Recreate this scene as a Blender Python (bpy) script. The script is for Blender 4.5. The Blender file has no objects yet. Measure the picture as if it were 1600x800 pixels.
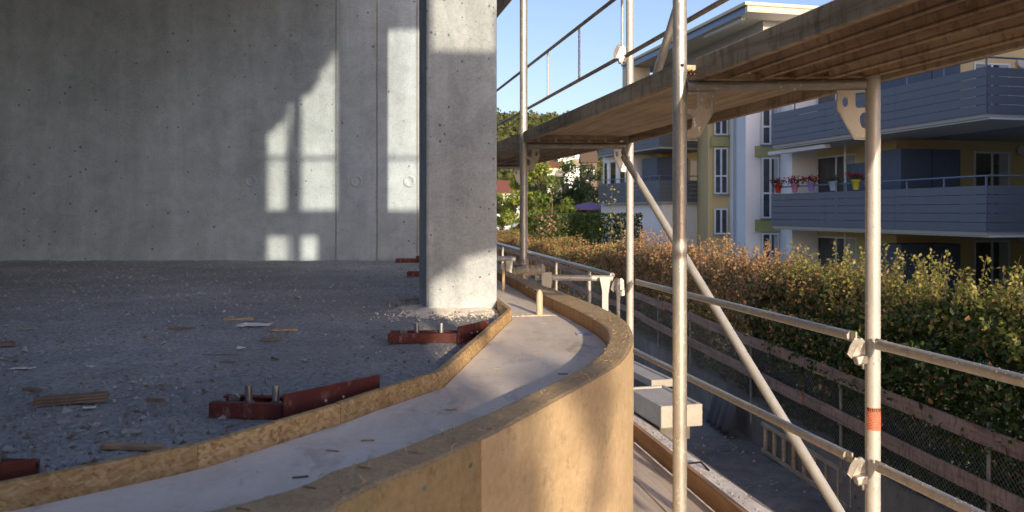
import bpy, math, random
import numpy as np
from mathutils import Vector, Matrix, noise
random.seed(7); rng = np.random.default_rng(7)
SC = bpy.context.scene
COL = SC.collection
# ------------------------------------------------------------------ camera, sky, sun
E = 0.425                      # eye height above the concrete floor slab (z = 0)
F = 1244.0; HZ = 332.0
cam_d = bpy.data.cameras.new('camera'); cam = bpy.data.objects.new('camera', cam_d); COL.objects.link(cam)
cam.location = (0, 0, E); cam.rotation_euler = (math.radians(90), 0, 0)
cam_d.lens = 28.0; cam_d.sensor_width = 36.0; cam_d.shift_y = -(400 - HZ) / 1600
cam_d.clip_start = 0.05; cam_d.clip_end = 5000
cam_d.dof.use_dof = True; cam_d.dof.focus_distance = 3.6; cam_d.dof.aperture_fstop = 8
SC.camera = cam
AZ = math.radians(17.0); EL = math.radians(13.0)
W = bpy.data.worlds.new('World'); SC.world = W; W.use_nodes = True
wn = W.node_tree.nodes; wl = W.node_tree.links
bg = wn['Background']; sky = wn.new('ShaderNodeTexSky'); sky.sky_type = 'NISHITA'; sky.sun_disc = False
sky.sun_elevation = EL; sky.sun_rotation = math.pi - AZ      # sun behind the camera, to the right
sky.air_density = 1.0; sky.dust_density = 2.6; sky.ozone_density = 2.0; sky.altitude = 400
tint = wn.new('ShaderNodeMix'); tint.data_type = 'RGBA'; tint.blend_type = 'MULTIPLY'; tint.inputs['Factor'].default_value = 1; tint.inputs['B'].default_value = (.96, .855, .93, 1)
wl.new(sky.outputs[0], tint.inputs['A']); wl.new(tint.outputs['Result'], bg.inputs[0]); bg.inputs[1].default_value = 0.15
sd = bpy.data.lights.new('sun', 'SUN'); sd.energy = 3.1; sd.angle = math.radians(0.53); sd.color = (1.0, 0.81, 0.585)
sun = bpy.data.objects.new('sun', sd); COL.objects.link(sun)
travel = Vector((-math.sin(AZ) * math.cos(EL), math.cos(AZ) * math.cos(EL), -math.sin(EL)))
sun.rotation_euler = travel.to_track_quat('-Z', 'Y').to_euler(); sun.location = (6, -20, 10)
SC.view_settings.view_transform = 'Standard'; SC.view_settings.look = 'None'
SC.view_settings.exposure = 0.76; SC.view_settings.gamma = 1.0
SC.cycles.max_bounces = 6; SC.cycles.diffuse_bounces = 4

def at(px, py, Y): return ((px - 800) / F * Y, Y, E - (py - HZ) / F * Y)
def gd(px, py, z):
    Y = F * (E - z) / (py - HZ); return ((px - 800) / F * Y, Y, z)
def H(h): return E + h

# ------------------------------------------------------------------ helpers
class MB:
    def __init__(s): s.v = []; s.f = []; s.sm = []
    def add(s, vs, fs, smooth=False):
        b = len(s.v); s.v += [tuple(p) for p in vs]; s.f += [tuple(b + i for i in f) for f in fs]; s.sm += [smooth] * len(fs); return s
    def box(s, x0, x1, y0, y1, z0, z1, M=None):
        vs = [Vector((x, y, z)) for z in (z0, z1) for y in (y0, y1) for x in (x0, x1)]
        if M is not None: vs = [M @ p for p in vs]
        return s.add(vs, [(0, 2, 3, 1), (4, 5, 7, 6), (0, 1, 5, 4), (2, 6, 7, 3), (0, 4, 6, 2), (1, 3, 7, 5)])
    def beam(s, a, b, w, h, up=(0, 0, 1)):            # a bar of width w and height h (along up) from a to b
        a = Vector(a); b = Vector(b); d = (b - a).normalized(); up = Vector(up)
        sx = d.cross(up).normalized(); uz = sx.cross(d).normalized()
        vs = [p + sx * (i * w / 2) + uz * (j * h / 2) for p in (a, b) for i, j in ((-1, -1), (1, -1), (1, 1), (-1, 1))]
        return s.add(vs, [(0, 1, 2, 3), (4, 7, 6, 5), (0, 4, 5, 1), (1, 5, 6, 2), (2, 6, 7, 3), (3, 7, 4, 0)])
    def tube(s, pts, r, n=14, cap=True):
        pts = [Vector(p) for p in pts]; rings = []; rr = r if isinstance(r, (list, tuple)) else [r] * len(pts)
        for i, p in enumerate(pts):
            d = (pts[min(i + 1, len(pts) - 1)] - pts[max(i - 1, 0)]).normalized()
            ref = Vector((0, 0, 1)) if abs(d.z) < .9 else Vector((1, 0, 0))
            x = d.cross(ref).normalized(); y = d.cross(x)
            rings.append([p + (x * math.cos(2 * math.pi * k / n) + y * math.sin(2 * math.pi * k / n)) * rr[i] for k in range(n)])
        vs = [q for R in rings for q in R]; fs = []
        for i in range(len(pts) - 1):
            for k in range(n): fs.append((i * n + k, i * n + (k + 1) % n, (i + 1) * n + (k + 1) % n, (i + 1) * n + k))
        s.add(vs, fs, True)
        if cap: s.add(rings[0], [tuple(range(n))]); s.add(rings[-1], [tuple(range(n - 1, -1, -1))])
        return s
    def prism(s, poly, z0, z1):                          # horizontal polygon extruded in z
        n = len(poly); vs = [(p[0], p[1], z0) for p in poly] + [(p[0], p[1], z1) for p in poly]
        return s.add(vs, [tuple(range(n - 1, -1, -1)), tuple(range(n, 2 * n))] + [(i, (i + 1) % n, n + (i + 1) % n, n + i) for i in range(n)])
    def plate(s, poly, o, ax, az, t, holes=()):         # vertical plate: polygon (a,z) in the plane ax/az through o, thickness t; may have holes
        import mathutils.geometry as mg
        o = Vector(o); ax = Vector(ax).normalized(); az = Vector(az); nrm = ax.cross(az).normalized()
        loops = [[Vector((p[0], p[1], 0)) for p in poly]] + [[Vector((p[0], p[1], 0)) for p in h] for h in holes]
        tris = mg.tessellate_polygon(loops); flat = [p for L in loops for p in L]
        A = [o + ax * p.x + az * p.y + nrm * t / 2 for p in flat]; B = [o + ax * p.x + az * p.y - nrm * t / 2 for p in flat]; n = len(flat)
        fs = [tuple(tr) for tr in tris] + [tuple(n + i for i in reversed(tr)) for tr in tris]; b = 0
        for L in loops:
            m = len(L); fs += [(b + i, b + (i + 1) % m, n + b + (i + 1) % m, n + b + i) for i in range(m)]; b += m
        return s.add(A + B, fs)
    def build(s, name, mat, parent=None, bevel=0, seg=1, **kw):
        off = Vector((0, 0, 0))
        if parent is not None:
            off = parent.get('_o', None); off = Vector(off) if off is not None else Vector((0, 0, 0))
        me = bpy.data.meshes.new(name); me.from_pydata([(Vector(p) - off)[:] for p in s.v], [], s.f)
        me.polygons.foreach_set('use_smooth', s.sm); me.materials.append(mat); me.update()
        o = bpy.data.objects.new(name, me); COL.objects.link(o)
        if parent is not None: o.parent = parent; o['_o'] = off[:]
        if bevel:
            m = o.modifiers.new('bevel', 'BEVEL'); m.width = bevel; m.segments = seg; m.limit_method = 'ANGLE'
        for k, v in kw.items(): o[k] = v
        return o
def bb(*a): return MB().box(*a)
def thing(name, label, cat, loc=(0, 0, 0), group=None):
    o = bpy.data.objects.new(name, None); COL.objects.link(o); o.location = loc; o['_o'] = tuple(loc)
    o.empty_display_size = .1; o['label'] = label; o['category'] = cat
    if group: o['group'] = group
    return o
def tag(o, label, cat, group=None):
    o['label'] = label; o['category'] = cat
    if group: o['group'] = group
    return o

# ------------------------------------------------------------------ materials
class N:
    def __init__(s, name):
        s.m = bpy.data.materials.new(name); s.m.use_nodes = True; s.t = s.m.node_tree; s.n = s.t.nodes
        s.b = s.n['Principled BSDF']; s.tc = s.n.new('ShaderNodeTexCoord').outputs['Object']
    def link(s, a, b): s.t.links.new(a, b)
    def mapv(s, sc=(1, 1, 1), rot=(0, 0, 0), src=None):
        m = s.n.new('ShaderNodeMapping'); m.inputs['Scale'].default_value = sc; m.inputs['Rotation'].default_value = rot
        s.link(src or s.tc, m.inputs[0]); return m.outputs[0]
    def noise(s, scale, detail=6, rough=.6, v=None, dist=0):
        t = s.n.new('ShaderNodeTexNoise'); t.inputs['Scale'].default_value = scale; t.inputs['Detail'].default_value = detail
        t.inputs['Roughness'].default_value = rough; t.inputs['Distortion'].default_value = dist; s.link(v or s.tc, t.inputs['Vector']); return t.outputs['Fac']
    def vor(s, scale, v=None, feat='F1', out='Distance'):
        t = s.n.new('ShaderNodeTexVoronoi'); t.feature = feat; t.inputs['Scale'].default_value = scale; s.link(v or s.tc, t.inputs['Vector']); return t.outputs[out]
    def ramp(s, fac, stops):
        r = s.n.new('ShaderNodeValToRGB'); e = r.color_ramp.elements
        while len(e) < len(stops): e.new(.5)
        for el, (p, c) in zip(e, stops):
            el.position = p; el.color = (c, c, c, 1) if not isinstance(c, tuple) else (*c, 1)
        s.link(fac, r.inputs[0]); return r.outputs[0]
    def mix(s, f, a, b, mode='MIX'):
        m = s.n.new('ShaderNodeMix'); m.data_type = 'RGBA'; m.blend_type = mode
        for sock, v in ((m.inputs['Factor'], f), (m.inputs['A'], a), (m.inputs['B'], b)):
            if isinstance(v, (int, float)): sock.default_value = v
            elif isinstance(v, tuple): sock.default_value = (*v, 1)
            else: s.link(v, sock)
        return m.outputs['Result']
    def math(s, op, a, b=0.0):
        m = s.n.new('ShaderNodeMath'); m.operation = op
        for i, v in enumerate((a, b)):
            if isinstance(v, (int, float)): m.inputs[i].default_value = v
            else: s.link(v, m.inputs[i])
        return m.outputs[0]
    def done(s, col, rough=.7, metal=0.0, bump=None, bs=.3, bd=.01, spec=None):
        def st(nm, v):
            if isinstance(v, (int, float)): s.b.inputs[nm].default_value = v
            elif isinstance(v, tuple): s.b.inputs[nm].default_value = (*v, 1)
            else: s.link(v, s.b.inputs[nm])
        st('Base Color', col); st('Roughness', rough); st('Metallic', metal)
        if spec is not None: s.b.inputs['Specular IOR Level'].default_value = spec
        if bump is not None:
            bn = s.n.new('ShaderNodeBump'); bn.inputs['Strength'].default_value = bs; bn.inputs['Distance'].default_value = bd
            s.link(bump, bn.inputs['Height']); s.link(bn.outputs[0], s.b.inputs['Normal'])
        return s.m
def plain(name, c, rough=.6, metal=0., var=.18, sc=6., bump=.15, bsc=60., bd=.003, spec=None):
    k = N(name); n = k.noise(sc, 6, .65); n2 = k.noise(bsc, 4, .7)
    lo = tuple(x * (1 - var) for x in c); hi = tuple(min(1, x * (1 + var)) for x in c)
    col = k.ramp(k.math('ADD', k.math('MULTIPLY', n, .7), k.math('MULTIPLY', n2, .3)), [(.3, lo), (.7, hi)])
    return k.done(col, rough, metal, n2, bump, bd, spec)
def concrete(name, c=(.36, .36, .35), pits=26., streak=True, var=.22, pitw=.05, dens=.55):
    k = N(name); v = k.mapv((1.0, 1.0, .16 if streak else 1.)); st = k.noise(3.2, 8, .65, v, .5)
    st2 = k.noise(16., 5, .6, k.mapv((1, 1, .05)) if streak else None); big = k.noise(.9, 5, .55)
    fine = k.noise(90., 3, .7)
    mot = k.noise(5.5, 7, .7, None, .6); a = k.math('ADD', k.math('MULTIPLY', st, .3), k.math('ADD', k.math('MULTIPLY', big, .35), k.math('MULTIPLY', mot, .35))); a = k.math('ADD', k.math('MULTIPLY', a, .92), k.math('MULTIPLY', st2, .08))
    lo = tuple(x * (1 - var) for x in c); hi = tuple(min(1, x * (1 + var)) for x in c)
    col = k.ramp(a, [(.39, lo), (.5, c), (.61, hi)]); col = k.mix(.25, col, k.ramp(fine, [(.3, .25), (.7, .75)]), 'OVERLAY')
    d = k.vor(pits, None); sel = k.vor(pits, None, 'F1', 'Color'); selr = k.noise(4.5, 4, .6)
    sx = k.n.new('ShaderNodeSeparateColor'); k.link(sel, sx.inputs[0])
    rad = k.math('MULTIPLY', k.math('POWER', sx.outputs[0], 5.), pitw * 7); rad = k.math('MULTIPLY', rad, k.ramp(selr, [(dens - .12, 0.), (dens + .1, 1.)]))
    pit = k.math('LESS_THAN', d, rad); col = k.mix(k.math('MULTIPLY', pit, .72), col, tuple(x * .18 for x in c))
    d2 = k.vor(pits * 3.3, None); s2 = k.n.new('ShaderNodeSeparateColor'); k.link(k.vor(pits * 3.3, None, 'F1', 'Color'), s2.inputs[0])
    pit2 = k.math('LESS_THAN', d2, k.math('MULTIPLY', k.math('POWER', s2.outputs[1], 6.), .3)); col = k.mix(k.math('MULTIPLY', pit2, .5), col, tuple(x * .3 for x in c))
    hgt = k.math('SUBTRACT', k.math('ADD', k.math('MULTIPLY', fine, .15), k.math('MULTIPLY', st2, .08)), k.math('MULTIPLY', k.math('MAXIMUM', pit, pit2), 1.2))
    return k.done(col, .85, 0, hgt, .5, .004, .3)
def steel(name, c=(.46, .45, .42), spots=.64, metal=.35, rough=.5, dirt=.3):
    k = N(name); n = k.noise(9., 6, .7); f = k.noise(120., 3, .6); s = k.noise(75., 2, .5); sc_ = k.noise(30, 6, .7, k.mapv((1, 1, .15)))
    col = k.ramp(k.math('ADD', k.math('MULTIPLY', n, .5), k.math('MULTIPLY', sc_, .5)), [(.3, tuple(x * (1 - dirt) for x in c)), (.55, c), (.75, tuple(min(1, x * 1.2) for x in c))])
    sp = k.ramp(s, [(spots, 0.), (spots + .04, 1.)]); col = k.mix(sp, col, (.62, .6, .55))
    rust = k.ramp(k.noise(22., 5, .7), [(.66, 0.), (.74, .6)]); col = k.mix(rust, col, (.2, .13, .08))
    return k.done(col, k.ramp(n, [(.3, rough - .08), (.7, rough + .15)]), metal, k.math('ADD', k.math('MULTIPLY', f, .3), sp), .25, .0015)
def wood(name, c, c2, scale=1., rot=0., bump=.35, rough=.75, axis=1, stain=None, grime=0):
    k = N(name); s = [14 * scale] * 3; s[axis] = .9 * scale
    v = k.mapv(tuple(s), src=k.mapv(rot=(0, 0, rot))); g = k.noise(1.6, 8, .7, v, .5); big = k.noise(2.2, 4, .6); f = k.noise(110, 3, .7)
    col = k.ramp(g, [(.3, c2), (.5, c), (.72, tuple(min(1, x * 1.25) for x in c))]); col = k.mix(k.ramp(big, [(.35, 0.), (.75, .5)]), col, stain or tuple(x * .6 for x in c2))
    if grime:
        gr = k.ramp(k.noise(1., 6, .7, k.mapv((26, 26, 7)), .4), [(.5, 0.), (.6, grime)]); col = k.mix(gr, col, tuple(x * .28 for x in c2)); gl = k.ramp(k.noise(1., 5, .7, k.mapv((40, 40, 12))), [(.6, 0.), (.68, grime * .7)]); col = k.mix(gl, col, tuple(min(1, x * 1.5) for x in c))
    return k.done(col, rough, 0, k.math('ADD', g, k.math('MULTIPLY', f, .25)), bump, .003, .25)
M = {}
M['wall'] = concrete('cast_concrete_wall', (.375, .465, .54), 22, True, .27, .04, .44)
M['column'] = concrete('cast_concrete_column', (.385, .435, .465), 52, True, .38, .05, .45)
M['conc'] = concrete('rough_concrete', (.33, .33, .32), 20, False, .25)
M['conc_pale'] = concrete('pale_precast_concrete', (.43, .41, .36), 24, False, .15)
M['conc_dirty'] = concrete('dirty_retaining_concrete', (.30, .26, .205), 14, True, .35)
def slab_mat():
    k = N('dusty_screed'); big = k.noise(1.6, 6, .6); mid = k.noise(9, 8, .72, None, .4); fine = k.noise(70, 5, .75); fi2 = k.noise(260, 3, .7)
    a = k.math('ADD', k.math('MULTIPLY', big, .35), k.math('ADD', k.math('MULTIPLY', mid, .35), k.math('MULTIPLY', fine, .3)))
    col = k.ramp(a, [(.34, (.28, .295, .31)), (.47, (.45, .465, .475)), (.6, (.66, .66, .65))])
    col = k.mix(.6, col, k.ramp(fine, [(.36, .05), (.48, .5), (.66, .85)]), 'OVERLAY')
    wet = k.ramp(k.noise(.9, 4, .5), [(.42, .5), (.62, .0)]); col = k.mix(wet, col, (.29, .295, .305))
    return k.done(col, .88, 0, k.math('ADD', k.math('MULTIPLY', mid, .6), k.math('ADD', fine, k.math('MULTIPLY', fi2, .6))), .9, .012, .1)
M['slab'] = slab_mat()
def osb_mat(name, pale=1.0, ang=0.):
    k = N(name); w = k.noise(5., 3, .5, None)
    wv = k.n.new('ShaderNodeVectorMath'); wv.operation = 'ADD'; k.link(k.tc, wv.inputs[0])
    cc = k.n.new('ShaderNodeTexNoise'); cc.inputs['Scale'].default_value = 7.; k.link(k.tc, cc.inputs['Vector'])
    sc = k.n.new('ShaderNodeVectorMath'); sc.operation = 'SCALE'; sc.inputs['Scale'].default_value = .03; k.link(cc.outputs['Color'], sc.inputs[0]); k.link(sc.outputs[0], wv.inputs[1])
    tg = k.mapv(rot=(0, 0, -.75 + ang), src=wv.outputs[0])
    f1 = k.vor(1., k.mapv((60, 60, 210), src=k.mapv(rot=(0, .25, 0), src=tg)), 'F1', 'Color'); f2 = k.vor(1., k.mapv((70, 70, 190), src=k.mapv(rot=(0, -.9, 0), src=tg)), 'F1', 'Color')
    s1 = k.n.new('ShaderNodeSeparateColor'); k.link(f1, s1.inputs[0]); s2 = k.n.new('ShaderNodeSeparateColor'); k.link(f2, s2.inputs[0])
    sel = k.ramp(k.noise(55, 3, .5), [(.46, 0.), (.54, 1.)]); m = k.n.new('ShaderNodeMix'); k.link(sel, m.inputs[0]); k.link(s1.outputs[0], m.inputs[2]); k.link(s2.outputs[1], m.inputs[3])
    g = k.noise(1., 5, .7, k.mapv((75, 75, 190), src=tg), 1.2); gb = k.noise(7, 4, .6)
    a = k.math('ADD', k.math('MULTIPLY', m.outputs[0], .3), k.math('ADD', k.math('MULTIPLY', g, .5), k.math('MULTIPLY', gb, .2)))
    P = lambda *c: tuple(min(1, x * pale) for x in c)
    col = k.ramp(a, [(.3, P(.24, .14, .055)), (.42, P(.40, .26, .115)), (.56, P(.50, .34, .165)), (.72, P(.62, .47, .27))])
    return k.done(col, .7, 0, a, .5, .004, .3)
M['osb'] = osb_mat('osb_board'); M['osb2'] = osb_mat('osb_board_paler', 1.25, .6)
def fibre(name, c, c2, coarse=1., bump=.6):
    k = N(name); a = k.noise(120 * coarse, 5, .75); b = k.noise(14, 6, .65); d = k.noise(2.4, 4, .6)
    chips = k.ramp(k.noise(55 * coarse, 4, .7, None, .3), [(.58, 0.), (.66, 1.)])
    x = k.math('ADD', k.math('MULTIPLY', a, .45), k.math('ADD', k.math('MULTIPLY', b, .3), k.math('MULTIPLY', d, .25)))
    col = k.ramp(x, [(.36, c2), (.52, c), (.68, tuple(min(1, q * 1.3) for q in c))]); col = k.mix(k.math('MULTIPLY', chips, .35), col, tuple(q * .45 for q in c2))
    return k.done(col, .88, 0, k.math('ADD', a, b), bump, .004, .2)
M['rim'] = fibre('sawdusty_board_edge', (.52, .39, .235), (.33, .235, .13), 1.1, .45)
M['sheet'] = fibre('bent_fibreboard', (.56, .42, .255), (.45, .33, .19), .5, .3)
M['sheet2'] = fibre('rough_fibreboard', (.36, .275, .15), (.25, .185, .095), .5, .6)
M['inner'] = wood('orange_edge_strip', (.5, .27, .11), (.33, .16, .06), 1.2, 0, .3, .6, 2)
def ply_mat():
    k = N('cement_smeared_plywood'); g = k.noise(1.4, 8, .65, k.mapv((5, 1.2, 5), (0, 0, -.6)), 1.); f = k.noise(60, 5, .7); b = k.noise(3, 6, .6, None, .8)
    col = k.ramp(k.math('ADD', k.math('MULTIPLY', g, .5), k.math('MULTIPLY', b, .5)), [(.34, (.66, .57, .48)), (.5, (.82, .74, .64)), (.66, (.9, .84, .75))])
    col = k.mix(.25, col, k.ramp(f, [(.35, .25), (.65, .75)]), 'OVERLAY')
    sp = k.ramp(k.noise(17, 5, .7, None, 1.), [(.68, 0.), (.73, .8)]); col = k.mix(sp, col, (.68, .6, .5))
    dk = k.ramp(k.noise(8, 6, .7, k.mapv((1, .45, 1)), 1.), [(.55, 0.), (.72, .6)]); col = k.mix(dk, col, (.3, .25, .2))
    return k.done(col, .92, 0, k.math('ADD', k.math('MULTIPLY', f, .4), sp), .4, .002, .12)
M['ply'] = ply_mat()
def redmat():
    k = N('red_oxide_steel'); a = k.noise(14, 6, .7); d = k.noise(38, 6, .75, k.mapv((1, 1, .5))); sc = k.noise(90, 3, .6)
    col = k.ramp(a, [(.35, (.06, .012, .01)), (.55, (.11, .02, .016)), (.7, (.17, .045, .032))]); col = k.mix(k.ramp(d, [(.54, 0.), (.68, .55)]), col, (.34, .24, .2))
    col = k.mix(k.ramp(sc, [(.66, 0.), (.7, .7)]), col, (.05, .03, .025)); return k.done(col, k.ramp(a, [(.3, .45), (.7, .8)]), 0, k.math('ADD', d, sc), .3, .0015)
M['red'] = redmat()
M['galv'] = steel('galvanised_tube', (.5, .48, .44), .64, .6, .42); M['galv_b'] = steel('pale_lit_galvanised_tube', (.5, .5, .48), .68, .25, .48, .2)  # paler copy also carries the sunlit tone of plates and uprights
M['galv_d'] = steel('dull_shaded_galvanised_tube', (.33, .32, .3), .66, .45, .45, .35)  # duller copy also carries the shade tone of left gusset plates
M['bolt'] = steel('zinc_bolt', (.4, .42, .45), .8, .8, .35)
M['deckrib'] = wood('rusty_dirty_steel_rib', (.46, .34, .23), (.25, .175, .11), .7, -.2, .3, .6, 1, None, .4)
M['deckwood'] = wood('weathered_deck_timber', (.68, .54, .38), (.36, .27, .17), 1., -.22, .6)
M['deckedge'] = wood('weathered_deck_edge', (.46, .37, .26), (.2, .145, .09), 1., -.22, .7, .8, 1, (.12, .085, .055), .4)
M['toe'] = wood('brown_toe_board', (.46, .29, .16), (.27, .155, .08), 1., -.19, .4)
M['plank'] = wood('dusty_plank', (.72, .62, .51), (.52, .43, .34), 1., -.19, .4, .8)
M['pink'] = wood('pinkish_guard_board', (.42, .275, .2), (.23, .14, .1), .8, -.1, .5, .85, 1, (.13, .09, .075), .45)
M['scrapwood'] = wood('grey_scrap_wood', (.24, .18, .13), (.11, .08, .06), 2., .6, .5)
M['palewood'] = wood('pale_scrap_wood', (.5, .37, .23), (.3, .2, .12), 2., .3, .4)
M['dark'] = plain('dark_void', (.02, .018, .016), .9)
M['paper'] = plain('white_paper', (.75, .74, .76), .7, 0, .06)
M['bluepaper'] = plain('lilac_printed_paper', (.45, .45, .7), .6, 0, .2, 60)
M['gravel'] = plain('grey_stone', (.3, .3, .3), .9, 0, .45, 9, .5, 60)
M['sand'] = concrete('sandy_rubble', (.8, .71, .59), 40, False, .3, .08)
M['trench'] = concrete('dark_trench_mud', (.2, .185, .165), 12, False, .4)
M['peg'] = plain('pale_plastic_cone', (.62, .5, .36), .6)
M['wire'] = plain('mesh_wire', (.3, .3, .29), .5, .3)
M['grass'] = plain('grass_ground', (.07, .1, .035), .95, 0, .5, 3, .5, 30, .05)
# building
M['bwhite'] = plain('white_render', (.88, .9, .93), .85, 0, .05, 1.2, .1, 90)
M['byellow'] = plain('ochre_render', (.66, .51, .25), .85, 0, .06, 1.2, .1, 90)
M['bolive'] = plain('olive_spandrel', (.38, .37, .17), .8, 0, .06)
M['bnavy'] = plain('navy_panel', (.075, .1, .155), .5, 0, .1)
M['bgrey'] = plain('slate_grey_cladding', (.135, .158, .205), .5, .1, .06, 3, .03)
M['bframe'] = plain('white_window_frame', (.72, .74, .78), .45, 0, .03)
M['bslab'] = plain('pale_balcony_concrete', (.42, .43, .44), .8, 0, .08)
M['broof'] = plain('blue_grey_metal_shaded_fascia', (.17, .22, .32), .4, .3, .05)
M['bcream'] = plain('cream_fascia', (.66, .6, .47), .7, 0, .05)
M['lamp'] = plain('opal_lamp', (.6, .57, .5), .4, 0, .02)
def glass():
    k = N('window_glass'); n = k.noise(.9, 4, .6)
    return k.done(k.ramp(n, [(.4, (.012, .02, .028)), (.65, (.05, .065, .075))]), .04, 0, n, .02, .02, 1.)
M['glass'] = glass(); M['curtain'] = plain('curtain', (.42, .44, .45), .8, 0, .15, 5)
M['orange_sticker'] = plain('orange_sticker', (.62, .2, .12), .7, 0, .4, 90); M['black'] = plain('black_print', (.03, .02, .02), .6)
M['purple'] = plain('purple_canvas', (.25, .15, .3), .8, 0, .06)
M['tile'] = plain('red_roof_tile', (.2, .075, .05), .8, 0, .2, 8)
M['tarp'] = plain('grey_tarpaulin', (.12, .12, .125), .5, 0, .2)
for nme, c in (('pot_red', (.5, .03, .03)), ('pot_pink', (.55, .22, .38)), ('pot_lilac', (.32, .24, .6)), ('pot_blue', (.4, .52, .75)), ('pot_yellow', (.55, .5, .05)), ('petal', (.42, .012, .02)), ('greenleaf', (.05, .09, .025)), ('bark', (.11, .08, .055))):
    M[nme] = plain(nme, c, .6, 0, .15)
def leafmat(name):
    k = N(name); a = k.n.new('ShaderNodeAttribute'); a.attribute_name = 'Col'
    m = k.done(a.outputs['Color'], .5, 0, None, spec=.35)
    tr = k.n.new('ShaderNodeBsdfTranslucent'); k.link(a.outputs['Color'], tr.inputs[0]); mx = k.n.new('ShaderNodeMixShader'); mx.inputs[0].default_value = .38
    k.link(k.b.outputs[0], mx.inputs[1]); k.link(tr.outputs[0], mx.inputs[2]); k.link(mx.outputs[0], k.n['Material Output'].inputs[0]); return m
M['leaf'] = leafmat('leaf')

def leaves(name, P, S, C, parent=None, aspect=.55, **kw):
    """P (n,3) positions, S (n) lengths, C (n,3) colours: folded rhombic leaves in one mesh"""
    n = len(P); d = rng.normal(size=(n, 3)); d /= np.linalg.norm(d, axis=1)[:, None]
    e = rng.normal(size=(n, 3)); e -= d * (d * e).sum(1)[:, None]; e /= np.linalg.norm(e, axis=1)[:, None]
    nn = np.cross(d, e); L = S[:, None]
    off = np.array(parent['_o']) if parent is not None and '_o' in parent else np.zeros(3); P = P - off
    V = np.stack([P - d * L * .5, P + e * L * aspect * .5 + nn * L * .1, P + d * L * .5, P - e * L * aspect * .5 + nn * L * .1], 1).reshape(-1, 3)
    q = np.arange(n)[:, None] * 4; Fc = np.concatenate([q + [0, 1, 2], q + [0, 2, 3]], 1).reshape(-1, 3)
    me = bpy.data.meshes.new(name); me.vertices.add(4 * n); me.vertices.foreach_set('co', V.ravel())
    me.loops.add(6 * n); me.loops.foreach_set('vertex_index', Fc.ravel()); me.polygons.add(2 * n)
    me.polygons.foreach_set('loop_start', np.arange(2 * n) * 3); me.polygons.foreach_set('loop_total', np.full(2 * n, 3))
    ca = me.color_attributes.new('Col', 'FLOAT_COLOR', 'POINT'); cc = np.ones((4 * n, 4)); cc[:, :3] = np.repeat(C, 4, 0); ca.data.foreach_set('color', cc.ravel())
    me.materials.append(M['leaf']); me.update(); me.validate()
    o = bpy.data.objects.new(name, me); COL.objects.link(o)
    if parent is not None: o.parent = parent
    for k_, v_ in kw.items(): o[k_] = v_
    return o

def spline(pts, n=8):
    P = [Vector(p) for p in pts]; P = [P[0] * 2 - P[1]] + P + [P[-1] * 2 - P[-2]]; out = []
    for i in range(1, len(P) - 2):
        a, b, c, d = P[i - 1:i + 3]
        for k in range(n):
            t = k / n; out.append(.5 * ((2 * b) + (c - a) * t + (2 * a - 5 * b + 4 * c - d) * t * t + (3 * b - a - 3 * c + d) * t ** 3))
    out.append(P[-2]); return out

# ================================================================== THE CURVED EDGE: floor, curb formwork
ZR = H(-.37); ZD = H(-.42); ZO = H(-.38); YW = 7.05
inner_px = [(310, 800), (533, 730), (623, 700), (698, 670), (773, 640), (858, 600), (913, 572), (941, 549), (951, 527), (941, 507), (903, 485), (843, 457), (783, 427)]
outer_px = [(389, 833), (533, 784), (583, 759), (683, 717), (758, 682), (833, 643), (933, 588), (972, 562), (988, 530), (977, 503), (945, 483), (878, 456), (833, 440), (778, 418)]
inn = [Vector(gd(x, y, ZR)).xy for x, y in inner_px]; out = [Vector(gd(x, y, ZR)).xy for x, y in outer_px]
inn = [inn[0] + Vector((-1.6, -1.0)), inn[0] + Vector((-.7, -.5))] + inn + [Vector((-.4, 6.2)), Vector((-1.1, 7.6))]
out = [out[0] + Vector((-1.6, -1.0)), out[0] + Vector((-.7, -.5))] + out + [Vector((-.33, 6.2)), Vector((-1.03, 7.6))]
INN = spline(inn, 10); OUT = spline(out, 10)
def x_at(poly, Y):
    for a, b in zip(poly, poly[1:]):
        if (a.y - Y) * (b.y - Y) <= 0 and a.y != b.y: return a.x + (b.x - a.x) * (Y - a.y) / (b.y - a.y)
    return poly[0].x if Y < poly[0].y else poly[-1].x
osb_px = [(0, 757), (160, 725), (310, 695), (533, 630), (583, 613), (690, 580), (783, 497), (800, 483), (779, 466)]
OSB = [Vector(gd(x, y, ZO)).xy for x, y in osb_px]
OSB = [OSB[0] + Vector((-1.5, -.75)), OSB[0] + Vector((-.6, -.33))] + OSB + [Vector((-.1, 3.95)), Vector((-.3, 5.6)), Vector((-.75, 7.0))]

# floor slab: one sheet, uneven, denser near the camera
def floor():
    ys = [.12]
    while ys[-1] < YW: ys.append(min(YW, ys[-1] + .012 + ys[-1] * .012))
    NX = 230; vs = []; fs = []
    for y in ys:
        xr = x_at(INN, y) - .004; xo = x_at(OSB, y)
        for i in range(NX + 1):
            t = i / NX; x = -8.2 + (xr + 8.2) * (1 - (1 - t) ** 1.9)
            z = noise.fractal(Vector((x * 3, y * 3, 0)), 1., 2., 5) * .006 + noise.fractal(Vector((x * 22, y * 22, 4)), 1., 2., 4) * .0035
            z += .005 * max(0, noise.fractal(Vector((x * 60, y * 60, 7)), 1., 2., 3)) - .004 * max(0, noise.noise(Vector((x * 30, y * 30, 2))) - .25) * 4; w = min(1, max(0, (xo - .03 - x) / .08)); z = z * w - .012 * (1 - w)
            vs.append((x, y, z))
    for j in range(len(ys) - 1):
        for i in range(NX): a = j * (NX + 1) + i; fs.append((a, a + 1, a + NX + 2, a + NX + 1))
    MB().add(vs, fs, True).build('floor', M['slab'], kind='structure')
floor()
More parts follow.
